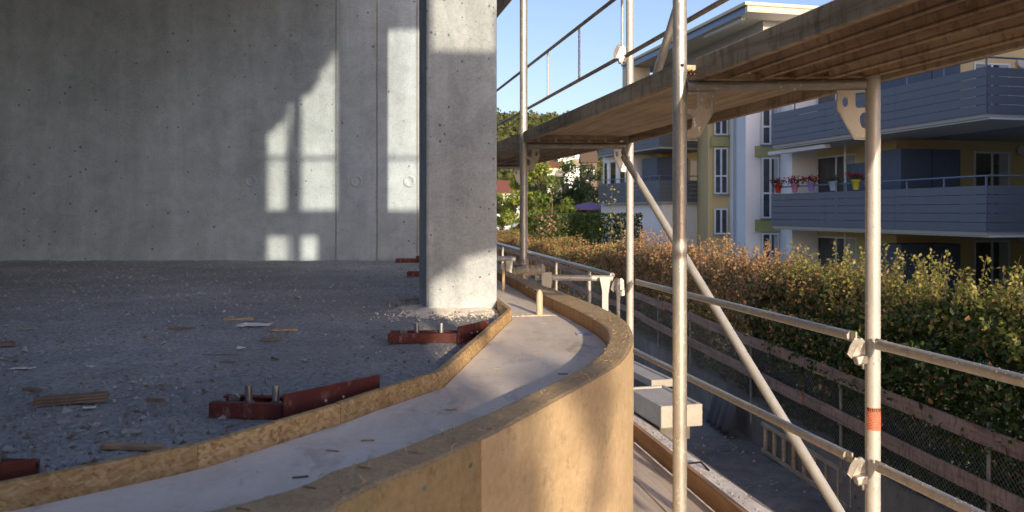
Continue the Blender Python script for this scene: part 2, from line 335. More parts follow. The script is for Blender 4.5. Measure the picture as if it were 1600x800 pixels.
b = MB(); b.prism([(p.x - .02, p.y) for p in INN] + [(-8.2, 7.6), (-8.2, -.4)], -.3, -.03); b.build('floor_slab', M['conc'], kind='structure')
ceil_poly = [(p.x - .55, p.y) for p in OSB[4:]] + [(-.9, 7.6), (-8.2, 7.6), (-8.2, .7), (-2.6, .7), (-1.6, 1.4)]
MB().prism(ceil_poly, H(2.28), H(2.5)).build('ceiling', M['conc'], kind='structure')

# rear concrete wall with formwork panels and tie plugs
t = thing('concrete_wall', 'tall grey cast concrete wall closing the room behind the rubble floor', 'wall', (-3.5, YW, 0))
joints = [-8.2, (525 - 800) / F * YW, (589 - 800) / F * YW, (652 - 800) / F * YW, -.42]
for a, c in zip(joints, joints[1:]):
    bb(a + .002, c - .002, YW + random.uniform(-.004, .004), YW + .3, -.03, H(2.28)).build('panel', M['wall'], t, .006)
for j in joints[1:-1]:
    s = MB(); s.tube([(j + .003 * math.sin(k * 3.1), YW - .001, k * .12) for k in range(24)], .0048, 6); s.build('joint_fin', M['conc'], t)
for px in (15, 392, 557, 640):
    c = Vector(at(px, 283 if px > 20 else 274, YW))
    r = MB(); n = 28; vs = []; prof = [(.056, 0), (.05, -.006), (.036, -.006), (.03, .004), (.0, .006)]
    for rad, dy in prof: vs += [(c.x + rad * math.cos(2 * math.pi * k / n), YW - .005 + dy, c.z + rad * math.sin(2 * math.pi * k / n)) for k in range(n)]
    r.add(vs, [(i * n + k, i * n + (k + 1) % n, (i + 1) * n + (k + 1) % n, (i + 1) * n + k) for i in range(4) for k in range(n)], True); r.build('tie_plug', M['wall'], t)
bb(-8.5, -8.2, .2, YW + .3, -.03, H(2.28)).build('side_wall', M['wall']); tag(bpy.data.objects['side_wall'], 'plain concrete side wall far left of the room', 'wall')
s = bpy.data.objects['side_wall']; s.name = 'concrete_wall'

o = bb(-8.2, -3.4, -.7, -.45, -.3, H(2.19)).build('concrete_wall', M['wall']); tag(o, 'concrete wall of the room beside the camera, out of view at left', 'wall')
# column
cl = Vector(gd(668, 486, 0)); cr = Vector(gd(775, 488, 0)); cw = (cr - cl).xy.length; ang = math.radians(8)
Mx = Matrix.Translation((cl.x, cl.y, 0)) @ Matrix.Rotation(ang * .55, 4, 'Z')
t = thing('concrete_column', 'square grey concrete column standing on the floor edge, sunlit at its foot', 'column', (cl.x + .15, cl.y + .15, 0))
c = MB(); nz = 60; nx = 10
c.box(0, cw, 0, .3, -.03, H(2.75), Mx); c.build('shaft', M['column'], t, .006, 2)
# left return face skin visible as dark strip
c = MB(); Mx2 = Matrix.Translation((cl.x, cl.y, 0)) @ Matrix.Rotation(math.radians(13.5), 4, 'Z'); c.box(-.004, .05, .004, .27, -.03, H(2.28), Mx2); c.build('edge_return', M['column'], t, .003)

# plywood base between the boards, in panels
t = thing('plywood_curve', 'cement-smeared plywood base curving between OSB upstand and fibreboard rim', 'formwork', (0, 2.5, ZD))
cuts = [.1, 1.45, gd(850, 492, ZD)[1], 4.6, 7.2]
for a, bq in zip(cuts, cuts[1:]):
    ys = np.linspace(a + .0015, bq - .0015, 40); L = [(x_at(OSB, y) + .004, y) for y in ys]; R = [(x_at(INN, y) - .002, y) for y in ys]
    vs = [(x, y, z) for (x, y), (x2, y2) in zip(L, R) for x, z in ((x, ZD), (x2, ZD), (x2, ZD - .012), (x, ZD - .012))]
    fs = [f for i in range(39) for f in ((4*i, 4*i+1, 4*i+5, 4*i+4), (4*i+1, 4*i+2, 4*i+6, 4*i+5), (4*i+3, 4*i, 4*i+4, 4*i+7))] + [(0, 3, 2, 1), (156, 157, 158, 159)]
    MB().add(vs, fs).build('panel', M['ply'], t)
s = MB(); p0 = Vector(gd(797, 495, ZD)); p1 = Vector(gd(925, 491, ZD))
for k in range(46):
    p = p0.lerp(p1, k / 45 + random.uniform(-.01, .01)); s.box(p.x - .004, p.x + .005, p.y - .003, p.y + .004 * random.random(), ZD, ZD + .004 * random.random() + .001)
s.build('foam_bead', M['peg'], t, kind='stuff')

# OSB upstand: strip boards, one part each
t = thing('osb_upstand', 'low upright strip of OSB boards edging the rubble floor', 'formwork', (-.3, 1.7, 0))
def strip(poly, z0, z1, th):
    nrm = []
    for i in range(len(poly)):
        d = (poly[min(i + 1, len(poly) - 1)] - poly[max(i - 1, 0)]).normalized(); nrm.append(Vector((-d.y, d.x)))
    b = MB(); vs = []
    for p, n in zip(poly, nrm):
        q = p + n * th; vs += [(p.x, p.y, z0), (p.x, p.y, z1), (q.x, q.y, z1), (q.x, q.y, z0)]
    m = len(poly); fs = [(4*i+k, 4*i+(k+1) % 4, 4*i+4+(k+1) % 4, 4*i+4+k) for i in range(m - 1) for k in range(4)] + [(3, 2, 1, 0), (4*m-4, 4*m-3, 4*m-2, 4*m-1)]
    return b.add(vs, fs)
def lerp2(poly, i0, i1, n=10): return [poly[i0].lerp(poly[i1], k / n) for k in range(n + 1)]
segs = [(OSB[0:5], 'osb'), (OSB[4:6], 'osb2'), (OSB[5:8], 'osb'), (OSB[7:10], 'osb2'), (OSB[9:11], 'osb'), (OSB[10:], 'osb')]
for k, (pl, m) in enumerate(segs):
    pl = [p.copy() for p in pl]; d = (pl[-1] - pl[-2]).normalized(); pl[-1] = pl[-1] - d * .0015
    strip(pl, -.02, ZO - (.0015 if k % 2 else 0), .017).build('board', M[m], t, .0012)

# curved rim with bent outer sheets
t = thing('curved_formwork', 'tall curved fibreboard formwork with sawdusty top rim sweeping round to the right', 'formwork', (.3, 2.3, H(-1.45)))
m = len(INN); OU = []
for i in range(m):           # match outer to inner by nearest
    f = i / (m - 1) * (len(OUT) - 1); k = min(int(f), len(OUT) - 2); OU.append(OUT[k].lerp(OUT[k + 1], f - k))
rr = random.Random(3); R = 14; NL = 900; vs = []
def curve(poly, f): f = f * (len(poly) - 1); k = min(int(f), len(poly) - 2); return poly[k].lerp(poly[k + 1], f - k)
for i in range(NL + 1):
    a_, b_ = curve(INN, i / NL), curve(OU, i / NL)
    for k in range(R + 1):
        wv = .0022 * noise.noise(Vector((a_.x * 60, a_.y * 60, k))); q = a_.lerp(b_, .0 + k / R); 
        if k == 0: q = q + (a_ - b_).normalized() * wv
        vs.append((q.x, q.y, ZR + noise.fractal(Vector((q.x * 110, q.y * 110, 1)), 1, 2, 4) * .0010 - (.0025 if k in (0, R) else 0)))
fs = [(i * (R + 1) + k, (i + 1) * (R + 1) + k, (i + 1) * (R + 1) + k + 1, i * (R + 1) + k + 1) for i in range(NL) for k in range(R)]
o = MB().add(vs, fs, True).build('rim', M['rim'], t)
strip(INN, H(-.47), ZR - .004, -.006).build('inner_edge_strip', M['inner'], t)
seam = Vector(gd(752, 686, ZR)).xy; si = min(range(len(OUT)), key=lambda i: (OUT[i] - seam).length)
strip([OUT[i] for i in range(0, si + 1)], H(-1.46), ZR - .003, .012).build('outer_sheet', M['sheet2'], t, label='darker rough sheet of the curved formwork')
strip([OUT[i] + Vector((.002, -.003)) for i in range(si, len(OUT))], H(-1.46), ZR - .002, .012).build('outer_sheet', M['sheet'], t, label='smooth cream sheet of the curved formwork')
for px, py, a in ((486, 762, .35), (570, 731, .3), (646, 707, .3), (382, 796, .35)):
    c = Vector(gd(px, py, ZR + .001)); s = MB(); s.beam(c - Vector((math.cos(a), -math.sin(a), 0)) * .012, c + Vector((math.cos(a), -math.sin(a), 0)) * .008, .0011, .003); s.build('saw_cut', M['scrapwood'], t)
for i_ in range(12, len(OUT) - 30, 9):
    p_ = OUT[i_]; d_ = (OUT[i_ + 1] - OUT[i_ - 1]).normalized(); nn_ = Vector((d_.y, -d_.x, 0)); c = Vector((p_.x, p_.y, ZR - .035)) + nn_ * .012
    for dz in (0, -.33, -.66):
        q = c + Vector((0, 0, dz)) - nn_ * .0122; MB().tube([q, q + nn_ * .0012], .0042, 10).build('screw_head', M['bolt'], t)
# splinters and fluff hanging at the rim
s = MB()
for k in range(120):
    f = rr.uniform(.12, .95); q = curve(INN, f).lerp(curve(OU, f), rr.uniform(.0, 1.0)); a = rr.uniform(0, 6.28); L = rr.uniform(.003, .013)
    s.beam((q.x, q.y, ZR + rr.uniform(-.002, .006)), (q.x + math.cos(a) * L, q.y + math.sin(a) * L, ZR + rr.uniform(-.003, .009)), .0015, .001)
s.build('splinters', M['rim'], t, kind='stuff')
s = MB()
for k in range(26):
    c = Vector(gd(rr.choice((812, 826, 842, 868, 880)) + rr.uniform(-8, 8), 452 + rr.uniform(-4, 4), ZR)); i = min(range(m), key=lambda i: (INN[i] - c.xy).length); q = INN[i]
    s.box(q.x - .01 * rr.random(), q.x + .006 * rr.random(), q.y - .006, q.y + .006 * rr.random(), ZR - .012 * rr.random(), ZR + .004 * rr.random())
s.build('foam_lumps', M['peg'], t, .001, kind='stuff')

# formwork cone standing on the base
c = Vector(gd(843, 492, ZD)); o = MB().tube([c, c + Vector((0, 0, .082)), c + Vector((0, 0, .095)), c + Vector((0, 0, .104))], [.0135, .0135, .010, .003], 20).build('spacer_peg', M['peg']); tag(o, 'pale upright peg with pointed tip on the plywood base', 'peg')
c = Vector(gd(786, 455, ZD)); o = bb(c.x - .004, c.x + .01, c.y, c.y + .02, ZD, ZD + .15).build('wood_stake', M['palewood'], None, .001); tag(o, 'pale timber stake beside the column edge at the curved rim', 'stake')

# ================================================================== red brackets
def bracket(px, py, a, L, platelen, pang, label, bolts=True, hgt=.031, plate_h=.055, scale=1.):
    """px,py = front-left bottom corner on floor; a = direction of the bars; plate at their right end"""
    o = Vector(gd(px, py, 0)); o.z = .004
    t = thing('steel_bracket', label, 'bracket', o[:], 'red steel brackets set out along the floor edge')
    d = Vector((math.cos(a), math.sin(a), 0)); n = Vector((-d.y, d.x, 0)); up = Vector((0, 0, 1))
    for k, off in enumerate((0, .075 * scale)):
        p = o + n * off; q = p + d * L
        s = MB(); s.beam(p + up * hgt / 2, q + up * hgt / 2, .005, hgt); s.beam(p + up * .0025 + n * (.009 if k == 0 else -.009), q + up * .0025 + n * (.009 if k == 0 else -.009), .014, .005)
        s.beam(p + up * (hgt - .0025) + n * (.009 if k == 0 else -.009), q + up * (hgt - .0025) + n * (.009 if k == 0 else -.009), .014, .0049); s.build('channel', M['red'], t, .001)
    MB().beam(o + n * .006 + d * .012 + up * .014, o + n * (.069 * scale) + d * .012 + up * .014, .004, .018).build('end_tie', M['red'], t)
    pd = Vector((math.cos(pang), math.sin(pang), 0)); e = o + d * (L + .002)
    s = MB(); s.beam(e - pd * .02 + up * plate_h / 2, e + pd * platelen + up * plate_h / 2, .006, plate_h); s.build('plate', M['red'], t, .001)
    for k in range(2):
        c = e + pd * (platelen * (.35 + .2 * k)) + up * plate_h * .45 + Vector((pd.y, -pd.x, 0)) * .0035
        MB().tube([c, c + Vector((pd.y, -pd.x, 0)) * .001], .0028, 8).build('bolt_hole', M['paper'], t)
    if bolts:
        for f in (.38, .72):
            c = o + d * (L * f) + n * .04 * scale
            bt = MB(); bt.tube([c + up * .002, c + up * .060], .0078, 14); bt.build('bolt', M['bolt'], t)
            MB().tube([c + up * .018, c + up * .026], .0125, 6).build('nut', M['bolt'], t)
        c = o + d * (L * .2) + n * .04 * scale + up * .03
        s = MB(); s.tube([c + Vector((0, -.004, 0)), c + Vector((0, .004, 0))], .011, 16); s.build('washer', M['bolt'], t)
    return t
bracket(327, 655, .0 - .12, .175, .235, math.atan2(.18, .144), 'dark red steel bracket nearest the camera with long plate and two bolts')
bracket(606, 538, .02, .235, .165, math.atan2(.8, .45), 'sunlit red steel bracket in front of the concrete column', scale=.9)
bracket(-160, 775, -.05, .17, .035, math.atan2(.18, .3), 'dark red bracket cut by the left edge of the picture', plate_h=.05)
bracket(636, 433, 0, .12, .05, 1.2, 'small dark red bracket behind the column foot, nearer of two', False)
bracket(618, 411, 0, .18, .05, 1.2, 'small dark red bracket far behind the column near the wall', False)

# ================================================================== debris on the floor
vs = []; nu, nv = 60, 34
M['sunny_dust'] = concrete('sunlit_pale_mortar_dust', (.86, .79, .68), 60, False, .25, .06)  # pale dust sheet with the sunlit patch put into its colour
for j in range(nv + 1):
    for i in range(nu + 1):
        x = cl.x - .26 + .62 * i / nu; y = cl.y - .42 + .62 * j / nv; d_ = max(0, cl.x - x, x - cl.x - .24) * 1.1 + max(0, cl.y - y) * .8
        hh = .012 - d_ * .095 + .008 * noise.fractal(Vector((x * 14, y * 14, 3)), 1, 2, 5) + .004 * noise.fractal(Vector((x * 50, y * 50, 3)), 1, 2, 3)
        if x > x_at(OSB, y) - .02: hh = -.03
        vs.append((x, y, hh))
MB().add(vs, [(j * (nu + 1) + i, j * (nu + 1) + i + 1, (j + 1) * (nu + 1) + i + 1, (j + 1) * (nu + 1) + i) for j in range(nv) for i in range(nu)], True).build('sunlit_dust_patch', M['sunny_dust'], kind='stuff')
def foot():
    e = random.choice((0, 1, 2)); f = random.random(); d = abs(random.gauss(0, .018)) + .003
    p_ = (Vector((cl.x, cl.y)).lerp(Vector((cr.x, cr.y + .01)), f) + Vector((0, -d))) if e else Vector((cl.x - d, cl.y + .26 * f)); return p_.x, p_.y, .003
def chip(name, mat, px, py, L, w, h, a, label, cat, tilt=0., group=None, taper=.7):
    c = Vector(gd(px, py, 0)); c.z = h / 2 + .004
    s = MB(); ca, sa = math.cos(a), math.sin(a); n = 8; vs = []; R = random.Random(int(px * 13 + py))
    for i in range(n + 1):
        f = i / n - .5; ww = w * (1 if abs(f) < .42 else taper) * R.uniform(.85, 1.1); hh = h * R.uniform(.85, 1.05)
        for y, z in ((-ww / 2, -hh / 2), (ww / 2, -hh / 2), (ww / 2, hh / 2), (-ww / 2, hh / 2)):
            x = f * L + R.uniform(-.02, .02) * L * .3; vs.append((c.x + x * ca - y * sa, c.y + x * sa + y * ca, c.z + z + f * L * tilt))
    fs = [(4*i+k, 4*i+(k+1) % 4, 4*i+4+(k+1) % 4, 4*i+4+k) for i in range(n) for k in range(4)] + [(3, 2, 1, 0), (4*n, 4*n+1, 4*n+2, 4*n+3)]
    o = s.add(vs, fs).build(name, M[mat], None, .0008); tag(o, label, cat, group); return o
g = 'wood scraps scattered on the rubble floor'
t = thing('lath_bundle', 'small stack of dark grey laths lying near the left edge', 'wood', gd(108, 632, 0), g)
for k in range(3):
    c = Vector(gd(108, 632, 0)); s = MB(); s.beam(c + Vector((-.066, -.02, .005 + k * .006)), c + Vector((.07, .033, .006 + k * .006)), .028 - k * .003, .005); s.build('lath', M['scrapwood'], t)
chip('wood_offcut', 'palewood', 373, 502, .115, .012, .01, .08, 'straight pale wood lath beside the white paper scrap', 'wood', 0, g)
chip('wood_splinter', 'scrapwood', 282, 516, .085, .010, .006, .15, 'dark splinter left of the white paper scrap', 'wood', 0, g)
chip('wood_offcut', 'palewood', 443, 519, .10, .016, .009, .05, 'pointed yellowish wood chip right of the paper scrap', 'wood', 0, g, .4)
chip('wood_offcut', 'scrapwood', 425, 534, .062, .012, .009, .25, 'short dark block just below the pointed yellowish chip', 'wood', 0, g)
chip('wood_splinter', 'scrapwood', 355, 569, .042, .007, .005, -.05, 'short dark stick above the nearest red bracket', 'wood', 0, g)
chip('wood_splinter', 'scrapwood', 430, 564, .035, .007, .006, -.7, 'slanting dark stick right above the nearest red bracket', 'wood', 0, g)
chip('wood_splinter', 'scrapwood', 345, 557, .11, .003, .003, -.02, 'thin dark wire-like twig above the short dark stick', 'wood', 0, g)
chip('wood_splinter', 'scrapwood', 243, 630, .045, .010, .007, -.2, 'dark chip right of the lath stack', 'wood', 0, g)
chip('wood_splinter', 'scrapwood', 50, 614, .05, .012, .008, -.3, 'dark curled chip above the lath stack', 'wood', 0, g)
chip('wood_offcut', 'scrapwood', 8, 542, .06, .02, .012, .3, 'grey wood piece cut by the left picture edge', 'wood', 0, g)
chip('wood_offcut', 'palewood', 208, 705, .115, .02, .009, -.1, 'brown lath lying against the OSB upstand', 'wood', 0, g)
chip('wood_offcut', 'palewood', 640, 470, .09, .012, .008, .4, 'small pale stick left of the column foot', 'wood', 0, g)
def scrap(px, py, w, l, a, label, mat='paper', z=0., name='paper_scrap'):
    c = Vector(gd(px, py, z)); R = random.Random(px); vs = []; n = 7
    for j in range(n):
        for i in range(n):
            u = (i / (n - 1) - .5) * w * R.uniform(.75, 1.1); v = (j / (n - 1) - .5) * l * R.uniform(.75, 1.1)
            vs.append((c.x + u * math.cos(a) - v * math.sin(a), c.y + u * math.sin(a) + v * math.cos(a), c.z + .008 + .006 * noise.noise(Vector((u * 60, v * 60, px)))))
    fs = [(j * n + i, j * n + i + 1, j * n + n + i + 1, j * n + n + i) for j in range(n - 1) for i in range(n - 1)]
    o = MB().add(vs, fs).build(name, M[mat]); m = o.modifiers.new('s', 'SOLIDIFY'); m.thickness = .0015; tag(o, label, 'scrap'); return o
scrap(398, 510, .12, .075, .1, 'torn white paper scrap lying in the middle of the rubble floor')
scrap(377, 547, .026, .03, .4, 'crumpled tiny white paper below the torn white scrap')
scrap(35, 579, .06, .02, 0., 'flat white sliver near the left picture edge')
scrap(46, 516, .05, .02, .3, 'thin pale chip on the floor far left', 'palewood')
scrap(143, 576, .02, .02, .3, 'small white crumb above the lath stack'); scrap(140, 641, .025, .018, .1, 'white crumb below the lath stack')
scrap(912, 525, .055, .055, .1, 'folded lilac printed paper on the plywood base', 'bluepaper', ZD - .006)
def stone(px, py, r, label, mat='gravel', z=0.):
    c = Vector(gd(px, py, z)); R = random.Random(px + 7 * py); import bmesh
    bm = bmesh.new(); bmesh.ops.create_icosphere(bm, subdivisions=2, radius=r * .7)
    for v in bm.verts: v.co *= 1 + .8 * noise.noise(v.co * (2.2 / r) + Vector((px, py, 0))); v.co.z *= .55
    me = bpy.data.meshes.new('stone'); bm.to_mesh(me); bm.free(); me.materials.append(M[mat]); o = bpy.data.objects.new('stone', me); COL.objects.link(o); o.location = (c.x, c.y, z + r * .35)
    tag(o, label, 'stone', 'larger stones on the floor'); return o
for a in ((102, 663, .019, 'flat grey stone below the lath stack'), (205, 681, .024, 'largest dark stone beside the OSB upstand'), (220, 641, .014, 'pale stone left of the nearest red bracket'),
          (148, 667, .017, 'whitish stone between the lath stack and the OSB'), (466, 467, .025, 'grey stone on the far floor left of the column'), (130, 452, .022, 'dark lump on the far left floor near the wall'),
          (477, 564, .012, 'pale pebble above the long red plate'), (255, 538, .016, 'light pebble in the middle of the left floor'), (348, 656, .014, 'stone touching the corner of the nearest bracket'), (615, 522, .012, 'pebble at the left end of the sunlit bracket')): stone(*a)
# countless crumbs
def crumbs(name, n, fn, mat, smin, smax, **kw):
    base = np.array([(1, 0, -.5), (-.5, .87, -.5), (-.5, -.87, -.5), (.1, .1, .8)]); fb = np.array([(0, 2, 1), (0, 1, 3), (1, 2, 3), (2, 0, 3)])
    V = []; 
    for i in range(n):
        x, y, z = fn(); s = smin * (smax / smin) ** (random.random() ** 2.2); a = random.uniform(0, 6.28); ca, sa = math.cos(a), math.sin(a)
        b_ = base * (s * random.uniform(.6, 1.4), s * random.uniform(.6, 1.3), s * random.uniform(.4, .9)) + rng.normal(size=(4, 3)) * s * .15
        V.append(np.stack([x + b_[:, 0] * ca - b_[:, 1] * sa, y + b_[:, 0] * sa + b_[:, 1] * ca, z + s * .3 + b_[:, 2]], 1))
    V = np.concatenate(V); Fc = (np.arange(n)[:, None, None] * 4 + fb[None]).reshape(-1, 3)
    me = bpy.data.meshes.new(name); me.from_pydata(V.tolist(), [], Fc.tolist()); me.materials.append(M[mat]); o = bpy.data.objects.new(name, me); COL.objects.link(o)
    o['kind'] = 'stuff'
    for k, v in kw.items(): o[k] = v
    return o
def fl():
    while True:
        y = .9 + 6.0 * random.random() ** 1.7; x = random.uniform(-.72 * y - .1, x_at(OSB, y) - .03)
        if noise.noise(Vector((x * 1.8, y * 1.8, 9))) + random.random() * .9 > .35: return x, y, .001
def fuz(): return cl.x + random.gauss(.08, .13), cl.y - abs(random.gauss(0, .13)) - .01, .002
crumbs('sunlit_patch_grit', 2200, lambda: (lambda q: q if q[0] < x_at(OSB, q[1]) - .03 else (cl.x - .1, q[1], q[2]))(fuz()), 'sunny_dust', .0015, .006)  # pale grit feathering the painted sun patch
crumbs('column_foot_rubble', 900, foot, 'sand', .002, .009)
crumbs('rubble_lumps', 260, fl, 'gravel', .006, .017)
crumbs('rubble_crumbs', 9000, fl, 'gravel', .0016, .008)
def fl2():
    y = random.uniform(3.2, 6.95); return random.uniform(-.72 * y - .1, x_at(OSB, y) - .1), y, .002
crumbs('far_crumbs', 2600, fl2, 'slab', .003, .012); crumbs('far_dark_crumbs', 1500, fl2, 'gravel', .003, .012)
crumbs('pale_crumbs', 1100, fl, 'slab', .0014, .007)
crumbs('dark_crumbs', 4200, fl, 'scrapwood', .0016, .009)
def rimf():
    f = random.uniform(.12, .95); q = curve(INN, f).lerp(curve(OU, f), random.uniform(.03, .97)); return q.x, q.y, ZR + .0002
crumbs('rim_sawdust', 2600, rimf, 'rim', .0006, .0019)
def plf():
    y = 1.1 + 3.5 * random.random(); a = x_at(OSB, y); c_ = x_at(INN, y); return a + (c_ - a) * random.random(), y, ZD
crumbs('base_sawdust', 260, plf, 'palewood', .0008, .003)
for k in range(9):
    px, py = [(560, 632), (700, 560)][0] if 0 else ((610, 236), )[0] if 0 else [(840, 550), (880, 584), (775, 575), (838, 519), (705, 640), (520, 704), (470, 745), (575, 688), (850, 505)][k]
    c = Vector(gd(px, py, ZD + .0015)); a = random.uniform(-.3, .6); s = MB(); s.beam(c - Vector((math.cos(a), math.sin(a), 0)) * .013, c + Vector((math.cos(a), math.sin(a), 0)) * .012, .004, .002)
    o = s.build('wood_shaving', M['scrapwood' if k in (1, 3, 6) else 'palewood']); tag(o, ['pale shaving in the sunny middle of the plywood base', 'dark speck near the rim shadow on the plywood', 'pale shaving left of the rim shadow', 'dark shaving below the peg on the plywood', 'pale shaving beside the OSB bend', 'pale shaving low on the shaded plywood', 'thin dark splinter on the near shaded plywood', 'pale shaving halfway along the shaded plywood', 'pale shaving just below the peg'][k], 'shaving')

# ================================================================== SCAFFOLD
BL = Vector(((1062 - 800) / F * 2.73, 2.73, 0)); BR = Vector(((1363.5 - 800) / F * 2.68, 2.68, 0))
AL = Vector(((818 - 800) / F * 5.13, 5.13, 0)); AR = Vector(((984 - 800) / F * 5.18, 5.18, 0))
R0 = .0242; DK = H(.45); DT = H(.52); LD = H(-1.48)
GP = [(0, 0), (.115, 0), (.115, -.055), (.10, -.075), (.02, -.19), (0, -.19)]
def gusset(t, o, ax, mat, flip=1, sc=1.):
    o = Vector(o); ax = Vector(ax) * flip
    poly = [(.0, -.005), (.135, -.005), (.135, -.075), (.055, -.19), (.0, -.19), (.0, -.15), (.022, -.145), (.03, -.125), (.03, -.105), (.02, -.09), (0, -.086), (.0, -.07), (.045, -.07), (.05, -.06), (.05, -.015), (.0, -.012)]
    sx = sc * .8; poly = [(a * sx, z * sc) for a, z in poly]
    hole = [(sx * (.097 + .013 * math.cos(k * math.pi / 6)), sc * (-.048 + .02 * math.sin(k * math.pi / 6))) for k in range(12)]
    g_ = MB().plate(poly, o, ax, (0, 0, 1), .006, [hole]).build('gusset_plate', mat, t, .0015)
    s = MB(); ring = [o + ax * (sx * (.097 + .019 * math.cos(k * math.pi / 8))) + Vector((0, 0, sc * (-.048 + .027 * math.sin(k * math.pi / 8)))) - Vector((ax.y, -ax.x, 0)).normalized() * -.0 for k in range(17)]
    s.tube(ring, .0035, 6, False); s.tube([o + ax * (.128 * sx) + Vector((0, 0, -.01)), o + ax * (.128 * sx) + Vector((0, 0, -.075 * sc)), o + ax * (.052 * sx) + Vector((0, 0, -.183 * sc)), o + Vector((0, 0, -.184 * sc))], .0045, 6)
    s.build('pressed_edge', mat, g_)
def frame(L, Rr, label, ml, mr, ztop=H(2.6), zbot=H(-3.4), spig=True):
    t = thing('scaffold_frame', label, 'scaffold frame', (L.x, L.y, LD), 'scaffold frames round the curved formwork')  # scaffold frame: posts, transom and gusset plates
    for p, mm in ((L, ml), (Rr, mr)):
        MB().tube([(p.x, p.y, zbot), (p.x, p.y, DK - .02)], R0, 28).build('post', mm, t)
        MB().tube([(p.x, p.y, DK - .0199), (p.x, p.y, ztop)], R0 - .0002, 28).build('post', mm, t)
        MB().tube([(p.x, p.y, DK + .028), (p.x, p.y, DK + .038)], R0 + .0016, 28).build('collar', mm, t)
        c = Vector((p.x + .003, p.y - R0 - .0006, DK + .05)); MB().tube([c, c + Vector((0, .002, 0))], .006, 10).build('pin_hole', M['dark'], t)
    ax = (Rr - L).normalized(); zt = DK - .018
    MB().tube([L + ax * R0 + Vector((0, 0, zt)), Rr - ax * R0 + Vector((0, 0, zt))], .0185, 20).build('transom', M['galv_d'], t)
    MB().beam(L + ax * .03 + Vector((0, -.0, zt + .022)), Rr - ax * .03 + Vector((0, 0, zt + .022)), .03, .008).build('deck_rail', M['deckrib'], t)
    gusset(t, L + ax * (R0 - .003) + Vector((0, 0, zt - .016)), ax, M['galv_d'], 1, (.9 if L is BL else .8)); gusset(t, Rr - ax * (R0 - .003) + Vector((0, 0, zt - .016)), ax, mr, -1, (.9 if L is BL else .8))  # left plate darker for shade, right plate paler for sun, by material
    return t, ax
fB, axB = frame(BL, BR, 'nearest scaffold frame with two galvanised posts, red-orange sticker on its right post', M['galv'], M['galv_b'])
fA, axA = frame(AL, AR, 'second scaffold frame standing behind the concrete column and curved rim', M['galv'], M['galv_b'])
# far frame
dF = Vector((-.266, 1, 0)).normalized() * 2.5
FLp = AL + dF + Vector((.02, 0, 0)); FRp = AR + dF
fF, axF = frame(FLp, FRp, 'farthest scaffold frame, mostly hidden behind the concrete column', M['galv_b'], M['galv_b'])
# sticker with printed lines on the right near post
st = MB(); n = 16; a0, a1 = math.radians(195), math.radians(340); z0, z1 = at(1363, 673, 2.66)[2], at(1363, 637, 2.66)[2]
vs = [(BR.x + (R0 + .0008) * math.cos(a0 + (a1 - a0) * k / n), BR.y + (R0 + .0008) * math.sin(a0 + (a1 - a0) * k / n), z) for z in (z0, z1) for k in range(n + 1)]
st.add(vs, [(k, k + 1, n + 2 + k, n + 1 + k) for k in range(n)]); so_ = st.build('sticker', M['orange_sticker'], fB)
pr = MB(); Rn = random.Random(5)
for li in range(13):
    zz = z1 - (z1 - z0) * (li + .9) / 14.2; hh = .0024 if li in (0, 1) else .0009
    a = a0 + .25
    while a < a1 - .28:
        w = Rn.uniform(.06, .28) if li > 1 else Rn.uniform(.12, .2); e = min(a + w, a1 - .2)
        for z in ((zz - hh, zz + hh),):
            q = [(BR.x + (R0 + .0013) * math.cos(v_), BR.y + (R0 + .0013) * math.sin(v_), z_) for z_ in z for v_ in (a, e)]; pr.add(q, [(0, 1, 3, 2)])
        a = e + (.05 if li > 1 else .08)
for za, zb in ((z1 - .0015, z1 - .009),):
    pass
pr.build('printed_lines', M['black'], so_)
pr = MB(); 
for a in (a0 + .12, a1 - .32):
    q = [(BR.x + (R0 + .0013) * math.cos(v_), BR.y + (R0 + .0013) * math.sin(v_), z_) for z_ in (z1 - .008, z1 - .002) for v_ in (a, a + .3)]; pr.add(q, [(0, 1, 3, 2)])
pr.build('printed_mark', M['black'], so_)

def splashes(t, p, q, r_, n, a_lo=180, a_hi=360):
    p = Vector(p); q = Vector(q); d = (q - p).normalized(); x = d.cross(Vector((0, 1, 0))).normalized(); y = d.cross(x); s = MB()
    for _ in range(n):
        c = p.lerp(q, random.random()); a = math.radians(random.uniform(0, 360)); o_ = x * math.cos(a) + y * math.sin(a); c = c + o_ * r_; u = d * random.uniform(.0012, .004); v = o_.cross(d) * random.uniform(.001, .003); h_ = o_ * random.uniform(.0005, .0018)
        s.add([c - u - v, c + u - v * .7, c + u * .8 + v, c - u * .9 + v, c + h_], [(0, 1, 4), (1, 2, 4), (2, 3, 4), (3, 0, 4)])
    s.build('mortar_splashes', M['conc_pale'], t, kind='stuff')
splashes(fB, (BL.x, BL.y, H(-1.4)), (BL.x, BL.y, H(.7)), R0, 420); splashes(fB, (BR.x, BR.y, H(-1.4)), (BR.x, BR.y, H(.44)), R0, 380)
